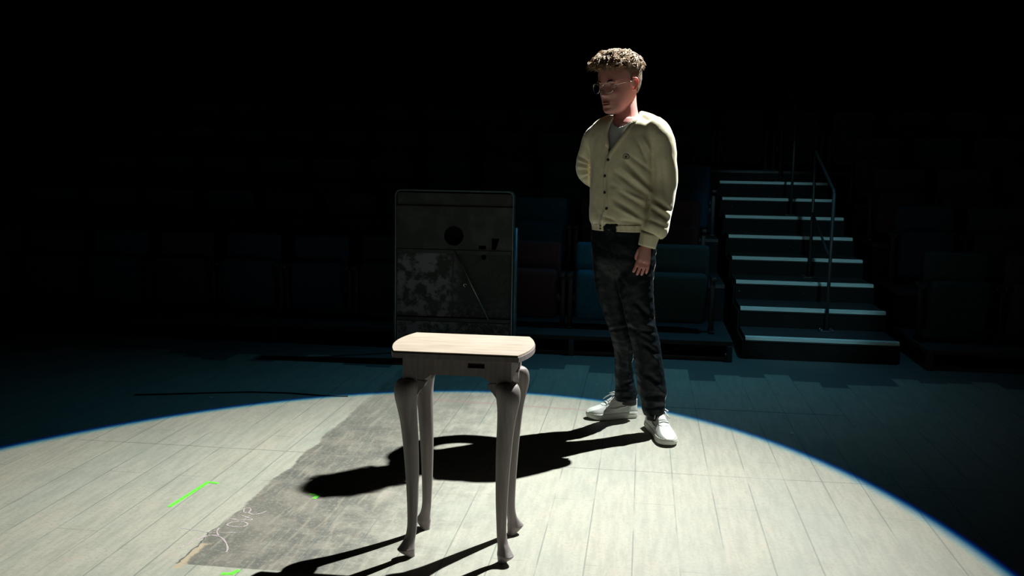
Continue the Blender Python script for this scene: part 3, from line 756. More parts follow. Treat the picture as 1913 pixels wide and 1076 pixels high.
#        z,   front, back, half width, roundness
HEAD = [(-.118, .072, .035, .020, 2.0), (-.112, .086, .015, .034, 2.1), (-.098, .092, -.012, .047, 2.15), (-.080, .091, -.035, .055, 2.2), (-.060, .091, -.055, .061, 2.25), (-.035, .090, -.078, .067, 2.3),
        (-.010, .089, -.092, .071, 2.35), (.012, .092, -.099, .074, 2.35), (.035, .095, -.103, .077, 2.3), (.060, .091, -.102, .078, 2.2), (.082, .080, -.094, .074, 2.15), (.102, .058, -.076, .062, 2.1),
        (.117, .028, -.048, .040, 2.0), (.124, .0, -.022, .016, 2.0)]
def head_shape():
    rings = []; SEG = 72
    for q in crom(HEAD, 8):
        z, yf, yb, w_, e = q; my = (yf+yb)/2 if z > -.05 else (yf+yb)/2; hy = (yf-yb)/2; r = []
        for i in range(SEG):
            t = 2*math.pi*i/SEG; cs, sn = math.cos(t), math.sin(t)
            x = w_*math.copysign(abs(cs)**(2/e), cs); y = my+hy*math.copysign(abs(sn)**(2/e), sn)
            r.append(Vector((x, y, z)))
        rings.append(r)
    bm = bmesh.new(); skin_rings(bm, rings)
    for v in bm.verts:
        x, y, z = v.co
        if y > .02:
            g = lambda cx, cz, sx, sz: math.exp(-((x-cx)/sx)**2-((z-cz)/sz)**2)
            ax = abs(x); d = 0.
            t = min(1, max(0, (.008-z)/.044))                       # nose ridge
            if -.052 < z < .02:
                hgt = (.004+.020*t)*(1 if z > -.036 else max(0, 1-(-.036-z)/.013)); d += hgt*math.exp(-(x/(.0085+.006*t))**2)
            d += .007*math.exp(-((ax-.013)/.006)**2-((z+.037)/.008)**2)
            d -= .012*math.exp(-((ax-.033)/.017)**2-((z+.001)/.012)**2)   # sockets
            d += .004*math.exp(-((ax-.030)/.022)**2-((z-.021)/.008)**2)   # brow
            d += .006*math.exp(-((ax-.044)/.016)**2-((z+.030)/.016)**2)   # cheek
            d += .0070*math.exp(-(x/.020)**2-((z+.0665)/.0045)**2) + .0075*math.exp(-(x/.017)**2-((z+.0795)/.005)**2)
            d -= .0035*math.exp(-(x/.022)**2-((z+.073)/.002)**2)
            d -= .004*math.exp(-(x/.02)**2-((z+.090)/.005)**2)
            d += .007*math.exp(-(x/.020)**2-((z+.106)/.010)**2)
            v.co.y += d
    return bm
def ear_shape(bm, s):
    smooth_tube(bm, [(s*.073, .004, -.002, .0045), (s*.079, .006, .012, .0045), (s*.085, -.001, .0215, .0042), (s*.0895, -.012, .020, .004), (s*.0905, -.018, .006, .004), (s*.087, -.015, -.010, .0042), (s*.081, -.006, -.023, .0052), (s*.075, .001, -.026, .004)], 4, 10)
    add_ball(bm, (s*.0795, -.006, .001), (.0050, .0125, .020), 16); add_ball(bm, (s*.078, .003, -.006), (.005, .004, .006), 10)
    return
    n = 20; rows = []
    for j, (rr, hh) in enumerate(((.0, .004), (.45, .003), (.68, .007), (.86, .017), (1.0, .019), (1.02, .012), (.8, .002), (.0, -.008))):
        row = []
        for i in range(n):
            a = 2*math.pi*i/n; yy = math.cos(a)*.017*rr*(1+.15*math.sin(a)); zz = math.sin(a)*.027*rr-.002
            row.append(Vector((s*(.074+hh), -.002+yy-.10*abs(zz)-hh*.35, -.004+zz)))
        rows.append(row)
    skin_rings(bm, rows[1:-1])
def hand_shape(bm, M_, side, curl=.5, spread=1.0):
    """local: z = towards the fingertips, x = towards the thumb, y = palm normal"""
    T = lambda p: M_ @ Vector(p)
    pal = [(0, 0, -.03, .024, .018), (0, 0, 0, .026, .018), (.002, 0, .025, .034, .016), (.001, .001, .055, .040, .0145), (0, .002, .078, .040, .0125), (0, .003, .090, .036, .010)]
    rings = []
    for q in crom(pal, 4):
        rings.append([T((q[0]+q[3]*math.cos(2*math.pi*i/18), q[1]+q[4]*math.sin(2*math.pi*i/18), q[2])) for i in range(18)])
    skin_rings(bm, rings)
    for k, (x, ln, r) in enumerate(((.033, .074, .0086), (.011, .082, .0088), (-.011, .077, .0084), (-.032, .062, .0076))):
        base = Vector((x, .002, .080)); ang = 0.; p = base.copy(); pts = [(base.x*.9, base.y, base.z-.02, r*1.0), (*p, r*1.05)]
        cc = curl*(1+.06*k)
        for q, (fr, bend) in enumerate(((.45, .55), (.30, .85), (.25, .5))):
            ang += cc*bend
            stp = Vector((x*2.6*spread, math.sin(ang), math.cos(ang)))*ln*fr
            p = p + stp*.5; pts.append((*p, r*(.92-.06*q)))
            p = p + stp*.5; pts.append((*p, r*(1.0-.09*q) if q < 2 else r*.70))
        pts.append((*(p+stp*.12), r*.25)); P = [(*T(q[:3]), q[3]) for q in pts]
        smooth_tube(bm, P, 3, 12)
    th = [(.018, .0, .012, .012), (.027, .012, .026, .0125), (.029, .026, .044, .0105), (.026, .038, .062, .0100), (.020, .046, .076, .0070)]
    smooth_tube(bm, [(*T(q[:3]), q[3]) for q in th], 4, 12)
def frame(c, z, x):
    z = Vector(z).normalized(); x = Vector(x); x = (x-z*x.dot(z)).normalized(); y = z.cross(x)
    return Matrix(((x.x, y.x, z.x, c[0]), (x.y, y.y, z.y, c[1]), (x.z, y.z, z.z, c[2]), (0, 0, 0, 1)))
hs = .86
wl = A(1208, 460, -.142)
HL = frame(wl, A(1198, 512, -.180)-wl, Vector((-.80, -.35, 0))) @ Matrix.Scale(hs, 4)
if HL.to_3x3().determinant() < 0: print('mirrored hand')
wr = A(1180, 343, .17)
HR = frame(wr, Vector((.9, -.2, .1)), Vector((0, 0, 1))) @ Matrix.Scale(hs, 4)

LEGR = [(1140, 430, .03, .088), (1138, 470, .04, .083), (1141, 520, .06, .079), (1150, 570, .07, .070), (1160, 615, .075, .057), (1165, 650, .12, .050), (1165, 690, .165, .045), (1168, 722, .19, .050), (1170, 738, .20, .060), (1173, 750, .205, .045)]
LEGL = [(1190, 430, -.03, .090), (1190, 470, -.04, .089), (1188, 520, -.05, .084), (1192, 565, -.055, .075), (1199, 610, -.06, .066), (1208, 650, -.06, .066), (1213, 690, -.06, .066), (1218, 725, -.055, .067), (1221, 748, -.05, .058), (1222, 768, -.05, .054), (1222, 778, -.05, .044)]
body = bmesh.new()
hb = head_shape(); bmesh.ops.transform(hb, matrix=HMAT, verts=hb.verts)
me = bpy.data.meshes.new('t'); hb.to_mesh(me); hb.free(); body.from_mesh(me)
eb = bmesh.new(); ear_shape(eb, 1); ear_shape(eb, -1); bmesh.ops.transform(eb, matrix=HMAT, verts=eb.verts); me = bpy.data.meshes.new('t'); eb.to_mesh(me); eb.free(); body.from_mesh(me)
smooth_tube(body, [K4(1168, 160, .03, .050), K4(1168, 190, .022, .052), K4(1169, 210, .012, .056), K4(1169, 232, .01, .075)], 5, 24)
skin_rings(body, torso_rings(TORSO[1:], grow=-.022))
for arm, hm in ((ARML, HL), (ARMR, HR)):
    smooth_tube(body, [(q[0], q[1], q[2], max(.026, q[3]-.026)) for q in arm] + [(*(hm @ Vector((0, 0, -.02))), .024)], 5, 16)
    hand_shape(body, hm, 1, .20 if hm is HL else .5)
for leg in (LEGR, LEGL):
    smooth_tube(body, [K4(px, py, d, max(.03, r-.022)) for px, py, d, r in leg], 4, 18)
body = remeshed(body, .0032, 2, .5)
bo = pobj('body', body, M_skin)

# ---- face details
def hobj(name, bm, m_, parent=None, **k):
    bmesh.ops.transform(bm, matrix=HMAT, verts=bm.verts); return pobj(name, bm, m_, parent, **k)
for s in (-1, 1):
    bm = bmesh.new(); add_ball(bm, (s*.032, .0715, -.001), .0125, 16); e_ = hobj('eye', bm, M_eye)
    bm = bmesh.new(); add_ball(bm, (s*.032, .0805, -.005), (.0055, .004, .0055), 12); hobj('iris', bm, M_iris, e_)
    bm = bmesh.new()
    smooth_tube(bm, [(s*.018, .0935, .017, .0022), (s*.030, .0955, .0215, .0032), (s*.045, .088, .020, .0022), (s*.052, .080, .016, .0012)], 4, 8); hobj('eyebrow', bm, M_brow)
    bm = bmesh.new()      # lids, half closed: looking down
    add_ball(bm, (s*.032, .0715, -.001), .0138, 28)
    bmesh.ops.delete(bm, geom=[f for f in bm.faces if -.0060 > f.calc_center_median().z > -.0085 and f.calc_center_median().y > .07], context='FACES')
    hobj('eyelid', bm, M_skin)
bm = bmesh.new()
smooth_tube(bm, [(-.021, .0875, -.0725, .0012), (-.010, .0985, -.0685, .0034), (0, .1005, -.0695, .0034), (.010, .0985, -.0685, .0034), (.021, .0875, -.0725, .0012)], 4, 8)
smooth_tube(bm, [(-.019, .0880, -.0750, .0012), (-.009, .0975, -.0785, .0042), (0, .0995, -.0790, .0044), (.009, .0975, -.0785, .0042), (.019, .0880, -.0750, .0012)], 4, 8)
hobj('lips', bm, M_lip)

# ---- hair: short sides, longer wavy top pushed forward
bm = bmesh.new()
rings = []; SEG = 72
for q in crom(HEAD, 8):
    z, yf, yb, w_, e = q
    if z < -.045: continue
    my = (yf+yb)/2; hy = (yf-yb)/2; r = []
    for i in range(SEG):
        t = 2*math.pi*i/SEG; cs, sn = math.cos(t), math.sin(t)
        x = w_*math.copysign(abs(cs)**(2/e), cs); y = my+hy*math.copysign(abs(sn)**(2/e), sn)
        r.append(Vector((x, y, z)))
    rings.append(r)
skin_rings(bm, rings)
bm.normal_update()
def hairline(x, y):                     # lowest z with hair at this place round the head
    if y > .055: return .070
    if y > .020: return .070-(.055-y)*.9*.9
    if y > -.005: return .020 if y > .008 else .012
    if y > -.03: return .030-(-.005-y)*.5
    return -.035-.03*min(1, (-.03-y)/.05)
dead = [f for f in bm.faces if f.calc_center_median().z < hairline(f.calc_center_median().x, f.calc_center_median().y)]
bmesh.ops.delete(bm, geom=dead, context='FACES')
for v in bm.verts:
    tz = min(1, max(0, (v.co.z-.045)/.05)); n = v.normal
    k = noise.noise(v.co*45)*.003
    v.co += n*(.0035+.012*tz+k*(1+tz))
for _ in range(6): bmesh.ops.smooth_vert(bm, verts=[v for v in bm.verts if v.is_boundary], factor=.5, use_axis_x=True, use_axis_y=True, use_axis_z=True)
short = bm
hair = hobj('hair', short, M_fade)
sd = hair.modifiers.new('s', 'SOLIDIFY'); sd.thickness = .008; sd.offset = -1
rnd = random.Random(5); bm = bmesh.new()
def scalp(az, el):
    """point on the crown: az round the head, el 0 rim .. 1 top"""
    z = .058+.066*math.sin(el*math.pi/2); c = math.cos(el*math.pi/2)**.8
    return Vector((.076*c*math.sin(az), -.006+.098*c*math.cos(az), z))
for i in range(2600):
    az = rnd.uniform(-math.pi, math.pi); el = rnd.random()**.7
    p = scalp(az, el); front = (p.y+.1)/.2
    n = Vector((p.x*9, p.y*5, .55+4*max(0, p.z-.08))).normalized()
    comb = Vector((.9*noise.noise(p*26)+rnd.uniform(-.12, .12)-.10, .95 if front > .28 else .15, .12)).normalized()
    if front < .28: comb = Vector((rnd.uniform(-.3, .3), -.3, -.55)).normalized()
    ln = (.020+.026*front)*rnd.uniform(.75, 1.2)
    if el < .2 and front < .6: ln *= .75
    side = comb.cross(n).normalized(); cl_ = noise.noise(p*38); wv = .006+.004*cl_; ph = cl_*9+rnd.uniform(-.4, .4); lift = .55+.35*noise.noise(p*30+Vector((5, 0, 0)))+rnd.uniform(-.08, .08)
    pts = []; rr = []
    for k in range(8):
        t = k/7
        q = p + n*(.009+ln*lift*math.sin(min(1, t*1.15)*math.pi*.62)*.85) + comb*(ln*t*.95) + side*(wv*math.sin(ph+t*5.)*t) - Vector((0, 0, 1))*(ln*.45*t*t*(1 if front > .75 else .6))
        pts.append(q); rr.append((.0019*(1-t)**.6+.0004)*rnd.uniform(.8, 1.1))
    add_tube(bm, pts, rr, 4, caps=False)
hobj('hair_lock', bm, M_hair, hair)
# a few curls hanging over the forehead at the front
bm = bmesh.new()
for i in range(150):
    x = rnd.uniform(-.062, .055); p = Vector((x, .070-.25*x*x*8+rnd.uniform(-.01, .008), .094+rnd.uniform(-.012, .012)))
    a0 = rnd.uniform(-.6, .6); rad = rnd.uniform(.008, .013); pts = []; rr = []
    for k in range(11):
        t = k/10; a = 2.3-t*rnd.uniform(3.6, 4.0)*1.0
        pts.append(p+Vector((math.sin(a0)*.012*t, rad*1.3*math.cos(a)+.016*t+.004, rad*1.3*math.sin(a)-.010*t))); rr.append(.0017*(1-t)**.5+.0004)
    add_tube(bm, pts, rr, 5)
hobj('fringe', bm, M_hair, hair)

# ---- glasses
gl = None
bm = bmesh.new()
def rim_pts(s):
    P = []
    for i in range(28):
        a = 2*math.pi*i/28; c, sn = math.cos(a), math.sin(a)
        x = s*.034+.0245*math.copysign(abs(c)**.8, c); z = -.006+.0205*math.copysign(abs(sn)**.8, sn)
        P.append(Vector((x, .1145-1.2*x*x*3, z-.0)))
    return P
for s in (-1, 1):
    P = rim_pts(s); add_tube(bm, P+[P[0], P[1]], .0014, 6, caps=False)
add_tube(bm, [(-.010, .1150, .004), (-.004, .1165, .008), (.004, .1165, .008), (.010, .1150, .004)], .0014, 6)
gl = hobj('glasses', bm, M_glassrim)
for s in (-1, 1):
    bm = bmesh.new(); add_tube(bm, [(s*.0575, .102, .004), (s*.068, .092, .008), (s*.080, .03, .010), (s*.082, -.006, .012), (s*.080, -.022, .000)], .0016, 6); hobj('temple_arm', bm, M_glassrim if s < 0 else M_brow, gl)
    bm = bmesh.new(); add_tube(bm, [(s*.0115, .1135, -.006), (s*.010, .107, -.009)], .0016, 6); hobj('nose_pad', bm, M_glassrim, gl)
    P = rim_pts(s); bm = bmesh.new(); c = sum(P, Vector())/len(P)
    vs = [bm.verts.new(p) for p in P]; v0 = bm.verts.new(c+Vector((0, .002, 0)))
    for i in range(len(vs)): bm.faces.new((vs[i], vs[(i+1) % len(vs)], v0))
    g = bmesh.ops.extrude_face_region(bm, geom=list(bm.faces))
    for v in [q for q in g['geom'] if isinstance(q, bmesh.types.BMVert)]: v.co.y -= .0012
    hobj('lens', bm, M_lens, gl)

# ---- creases, written as lines in the frame of the torso front
def creases(lines):
    L_ = [(np.array(a, float), np.array(b, float), w_, d) for a, b, w_, d in lines]
    def fn(P, N):
        x, y = pix(P); D = np.zeros(len(P)); q = np.stack([x, y], 1)
        for a, b, w_, d in L_:
            ab = b-a; t = np.clip(((q-a)@ab)/(ab@ab), 0, 1); dist = np.linalg.norm(q-(a+t[:, None]*ab), axis=1)
            D += d*np.exp(-(dist/w_)**2)*(.35+.65*np.sin(np.pi*np.clip(t, .02, .98)))
        D *= np.clip(-N[:, 1]*3, 0, 1)
        return D
    return fn

# ---- cardigan
cg = bmesh.new()
skin_rings(cg, torso_rings(TORSO))
smooth_tube(cg, [K4(1168, 224, .01, .046), K4(1190, 227, -.02, .050), K4(1208, 232, -.045, .054), K4(1224, 244, -.07, .058)], 6, 22); smooth_tube(cg, ARML, 6, 22); smooth_tube(cg, ARMR, 6, 22)
cg = remeshed(cg, .006, 6, .6)
CR = [((1166, 300), (1218, 352), 4.5, -.006), ((1150, 322), (1212, 366), 4.5, -.0055), ((1176, 290), (1218, 322), 3.5, -.004), ((1142, 345), (1204, 388), 5, -.0055), ((1146, 372), (1196, 404), 4, -.005),
      ((1160, 312), (1215, 360), 4, .004), ((1150, 352), (1206, 378), 4, .005), ((1148, 385), (1196, 412), 4, .004), ((1120, 398), (1136, 412), 4, -.004), ((1190, 262), (1208, 300), 3.5, -.004), ((1200, 255), (1216, 285), 4, .004),
      ((1219, 262), (1219, 345), 3.2, -.006), ((1216, 345), (1205, 420), 3.5, -.008), ((1216, 352), (1212, 372), 5, .007),
      ((1105, 262), (1103, 350), 3.5, -.009), ((1104, 306), (1080, 291), 3, -.006), ((1104, 312), (1079, 304), 3, -.006), ((1104, 318), (1080, 318), 3, -.006), ((1105, 326), (1086, 334), 3, -.006),
      ((1104, 309), (1080, 298), 2.5, .004), ((1104, 315), (1080, 311), 2.5, .004), ((1104, 322), (1083, 327), 2.5, .004), ((1104, 300), (1092, 262), 3, -.004),
      ((1222, 372), (1252, 392), 4, -.006), ((1216, 388), (1250, 410), 4, -.006), ((1208, 408), (1246, 424), 4, -.005), ((1218, 380), (1250, 401), 4, .004), ((1238, 300), (1240, 360), 5, -.003),
      ((1130, 405), (1150, 414), 3, -.005), ((1160, 412), (1198, 418), 3, -.004), ((1110, 380), (1118, 410), 4, -.003)]
displace(cg, creases([(a, b, w_*.85, d*1.6) for a, b, w_, d in CR]))
displace(cg, lambda P, N: .004*nz3(P, 12, 3.)+.002*nz3(P*np.array([1, 1, .6]), 34, 9.))
VNECK = [(1140, 190), (1146, 214), (1134, 248), (1138, 286), (1166, 249), (1193, 212), (1196, 190)]
cg.faces.ensure_lookup_table(); cen = np.array([f.calc_center_median()[:] for f in cg.faces]); fx, fy = pix(cen)
rel = (cen-np.array(A(1166, 300)[:])); fr = rel@np.array(tf[:])
kill = (in_poly(fx, fy, VNECK) & (fr > 0.0)) | ((cen[:, 2] > A(1169, 216).z) & (np.hypot(cen[:, 0]-A(1169, 216, .01).x, cen[:, 1]-A(1169, 216, .01).y) < .078))
SPLIT = [(1126, 420), (1154, 419), (1154, 440), (1126, 440)]
kill |= in_poly(fx, fy, SPLIT) & (fr > 0)
kill |= cen[:, 2] < A(1166, 430).z
kill &= ~((fx > 1201) & (fy > 300))
bmesh.ops.delete(cg, geom=[f for f, k in zip(cg.faces, kill) if k], context='FACES')
for e_ in [e for e in cg.edges if e.is_boundary]: pass
cb = [v for v in cg.verts if v.is_boundary]
for _ in range(5): bmesh.ops.smooth_vert(cg, verts=[v for v in cg.verts if v.is_boundary], factor=.5, use_axis_x=True, use_axis_y=True, use_axis_z=True)
card = pobj('cardigan', cg, M_knit)
md = card.modifiers.new('t', 'SOLIDIFY'); md.thickness = .004; md.offset = -1
from mathutils.bvhtree import BVHTree
cbv = bmesh.new(); cbv.from_mesh(card.data); bmesh.ops.translate(cbv, verts=cbv.verts, vec=PR); BV = BVHTree.FromBMesh(cbv)
CAM = Vector((0, 0, HC))
def on_card(px, py, off=.002, far=None):
    d = Vector(ray(px, py)).normalized(); h = BV.ray_cast(CAM, d)
    if h[0] is None or (far and h[0].y > far): h = (BV.find_nearest(at(px, py, D0-.11)))
    n = h[1] if h[1].dot(d) < 0 else -h[1]
    return h[0]+n*off, n
def band(bm, pts, wd, th, off=.001):
    """ribbed strip that follows the knit"""
    P = [on_card(*p, off) for p in pts]; n = len(P); rows = []
    for i, (p, nn) in enumerate(P):
        t = (P[min(i+1, n-1)][0]-P[max(i-1, 0)][0]).normalized(); s = t.cross(nn).normalized()
        rows.append([p-s*wd/2-nn*.006, p-s*wd/2+nn*th*.8, p+nn*th, p+s*wd/2+nn*th*.8, p+s*wd/2-nn*.006])
    rows = [[bm.verts.new(q) for q in r] for r in rows]
    for a, b in zip(rows, rows[1:]):
        for i in range(5): bm.faces.new((a[i], a[(i+1) % 5], b[(i+1) % 5], b[i]))
    bm.faces.new(rows[0][::-1]); bm.faces.new(rows[-1])
def dense(pts, n=5): return [tuple(q) for q in crom(pts, n)]
bm = bmesh.new(); band(bm, dense([(1194, 215), (1181, 231), (1168, 250), (1152, 271), (1139, 291), (1133, 310), (1131, 335), (1131, 360), (1132, 385), (1127, 405), (1124, 416), (1124, 427)]), .020, .0035); pobj('button_band', bm, M_rib, card)
bm = bmesh.new(); band(bm, dense([(1144, 217), (1136, 232), (1132, 248), (1134, 268), (1139, 289)]), .018, .003); pobj('neck_rib', bm, M_rib, card)
for px, py in ((1137, 299), (1131, 329), (1130.5, 360), (1134, 390), (1123.5, 419.5), (1123.5, 425.5)):
    p, n = on_card(px, py, .006 if py < 415 else .010); sc = .0065 if py < 410 else .0045
    q = n.to_track_quat('Z', 'Y').to_matrix().to_4x4(); bm = bmesh.new()
    bmesh.ops.create_cone(bm, cap_ends=True, segments=20, radius1=sc, radius2=sc*.85, depth=.003)
    b2 = bmesh.ops.create_cone(bm, cap_ends=True, segments=16, radius1=sc*1.02, radius2=sc*1.02, depth=.0012)
    bmesh.ops.transform(bm, matrix=Matrix.Translation(p) @ q, verts=bm.verts); pobj('button', bm, M_button, card)
# embroidered emblem: a small dark rounded squiggle with a solid heart
bm = bmesh.new()
E1 = [(1163.5, 294.5), (1165, 289.5), (1169, 287.5), (1173, 289), (1175.5, 291.5), (1174.5, 295.5), (1170, 297), (1166, 296.5), (1163.5, 294.5)]
for line, r in ((dense(E1, 3), .0011), ([(1167, 293), (1169, 291.5), (1171.5, 292.5), (1170, 294.5), (1167.5, 294.3)], .0022), ([(1172, 289), (1174.5, 287.8)], .0010)):
    add_tube(bm, [on_card(a, b, .0008)[0] for a, b in line], r, 6)
pobj('emblem', bm, M_emb, card)
# hem and cuff ribbing
bm = bmesh.new()
rg = torso_rings([(1165, 417, 0, .146, .114), (1166, 424, 0, .144, .112), (1166, 430, 0, .143, .112)], seg=96, grow=.004, n=3)
lo = [[v.copy() for v in r] for r in rg]
for r in lo:
    for i, v in enumerate(r): v += (v-A(1166, 424)).normalized()*.0012*(1 if i % 2 else -1)
skin_rings(bm, lo, False)
cen = {f: pix(np.array(f.calc_center_median()[:])) for f in bm.faces}
bmesh.ops.delete(bm, geom=[f for f in bm.faces if 1128.5 < cen[f][0] < 1153 and (f.calc_center_median()-A(1166, 424)).dot(tf) > 0], context='FACES')
hm = pobj('hem_rib', bm, M_rib, card); md = hm.modifiers.new('t', 'SOLIDIFY'); md.thickness = .005; md.offset = -1
def cuff(p0, p1, r0, r1):
    bm = bmesh.new(); ax = (p1-p0).normalized(); a = ax.orthogonal().normalized(); b = ax.cross(a); rings = []
    for k in range(7):
        t = k/6; rings.append([p0.lerp(p1, t)+(a*math.cos(2*math.pi*i/72)+b*math.sin(2*math.pi*i/72))*((r0+(r1-r0)*t)+.0010*(1 if i % 2 else -1)) for i in range(72)])
    skin_rings(bm, rings, False); o = pobj('cuff', bm, M_rib, card); md = o.modifiers.new('t', 'SOLIDIFY'); md.thickness = .004; md.offset = -1
cuff(A(1215, 436, -.13), A(1208, 461, -.13), .044, .040)
cuff(Vector(ARMR[-1][:3]), HR @ Vector((0, 0, -.01)), .042, .034)

# ---- T-shirt in the neck opening
ts = bmesh.new(); skin_rings(ts, torso_rings(TORSO[1:], grow=-.017, seg=96, n=10), False)
NL = [(1130, 180), (1147, 228), (1155, 238), (1166, 233), (1182, 223), (1196, 212), (1215, 180)]
ts.faces.ensure_lookup_table(); cen = np.array([f.calc_center_median()[:] for f in ts.faces]); fx, fy = pix(cen)
kill = in_poly(fx, fy, NL) | (cen[:, 2] < A(1166, 385).z)
bmesh.ops.delete(ts, geom=[f for f, k in zip(ts.faces, kill) if k], context='FACES')
for _ in range(8): bmesh.ops.smooth_vert(ts, verts=[v for v in ts.verts if v.is_boundary], factor=.5, use_axis_x=True, use_axis_y=True, use_axis_z=True)
tbv = BVHTree.FromBMesh(ts)
tee = pobj('t_shirt', ts, M_tee); md = tee.modifiers.new('t', 'SOLIDIFY'); md.thickness = .003; md.offset = -1
bm = bmesh.new(); pts = []
for px, py in dense([(1146.5, 224), (1149, 231), (1155, 238), (1166, 233.5), (1182, 223.5), (1191, 216)], 4):
    h = tbv.ray_cast(CAM, Vector(ray(px, py+1.5)).normalized())
    if h[0] is not None: pts.append(h[0]+Vector((0, -.001, 0)))
if len(pts) > 3: add_tube(bm, pts, .0028, 8, flat=1.0)
pobj('collar', bm, M_tee, tee)

# ---- jeans
jb = bmesh.new()
skin_rings(jb, torso_rings([(1166, 404, 0, .140, .108), (1166, 424, 0, .142, .110), (1166, 440, 0, .146, .112), (1165, 462, 0, .150, .116), (1164, 485, 0, .146, .112), (1164, 500, 0, .120, .095), (1164, 522, 0, .07, .05)], seg=40))
for leg in (LEGR, LEGL): smooth_tube(jb, [K4(*k) for k in leg], 5, 24)
jb = remeshed(jb, .006, 4, .6)
JC = [((1139, 617), (1175, 612), 3, -.009), ((1140, 612), (1178, 604), 4, .006), ((1165, 605), (1222, 640), 4, -.006), ((1158, 520), (1216, 600), 5, -.006), ((1152, 490), (1200, 590), 5, .004), ((1180, 560), (1224, 598), 4, -.006),
      ((1180, 615), (1226, 622), 3, -.007), ((1195, 605), (1226, 612), 3, .005), ((1200, 640), (1232, 662), 3.5, -.007), ((1205, 650), (1232, 680), 3.5, .005), ((1195, 690), (1240, 720), 5, -.008), ((1200, 700), (1240, 735), 4, .006),
      ((1202, 740), (1240, 738), 3.5, -.010), ((1200, 748), (1242, 752), 3.5, .006), ((1205, 762), (1240, 760), 3, -.007), ((1150, 722), (1190, 712), 4, -.007), ((1148, 735), (1190, 728), 4, .006), ((1155, 742), (1186, 742), 3, -.006),
      ((1155, 660), (1178, 700), 4, -.005), ((1137, 455), (1155, 500), 4, -.006), ((1145, 445), (1152, 480), 2.5, -.006), ((1176, 640), (1182, 735), 4, -.006), ((1106, 450), (1130, 470), 4, -.004), ((1110, 470), (1140, 490), 4, .003)]
displace(jb, creases(JC))
displace(jb, lambda P, N: .003*nz3(P*np.array([1, 1, 1.6]), 13, 5.)+.003*nz3(P*np.array([1, 1, 1.5]), 24, 1.)+.0016*nz3(P, 70, 2.))
zt = A(1166, 411).z; zb1, zb2 = A(1173, 750, .2).z, A(1222, 777, -.05).z
cen = [(f, f.calc_center_median()) for f in jb.faces]
bmesh.ops.delete(jb, geom=[f for f, c in cen if c.z > zt-.004 or (c.y > D0+.08 and c.z < zb1+.006) or (c.y <= D0+.08 and c.z < zb2+.006)], context='FACES')
jeans = pobj('jeans', jb, M_denim); md = jeans.modifiers.new('t', 'SOLIDIFY'); md.thickness = .004; md.offset = -1
bm = bmesh.new(); add_ball(bm, A(1138, 428, -.118), .008, 12); pobj('jeans_button', bm, mat('jeans_rivet', (.03,.03,.03), .5, .6), jeans)

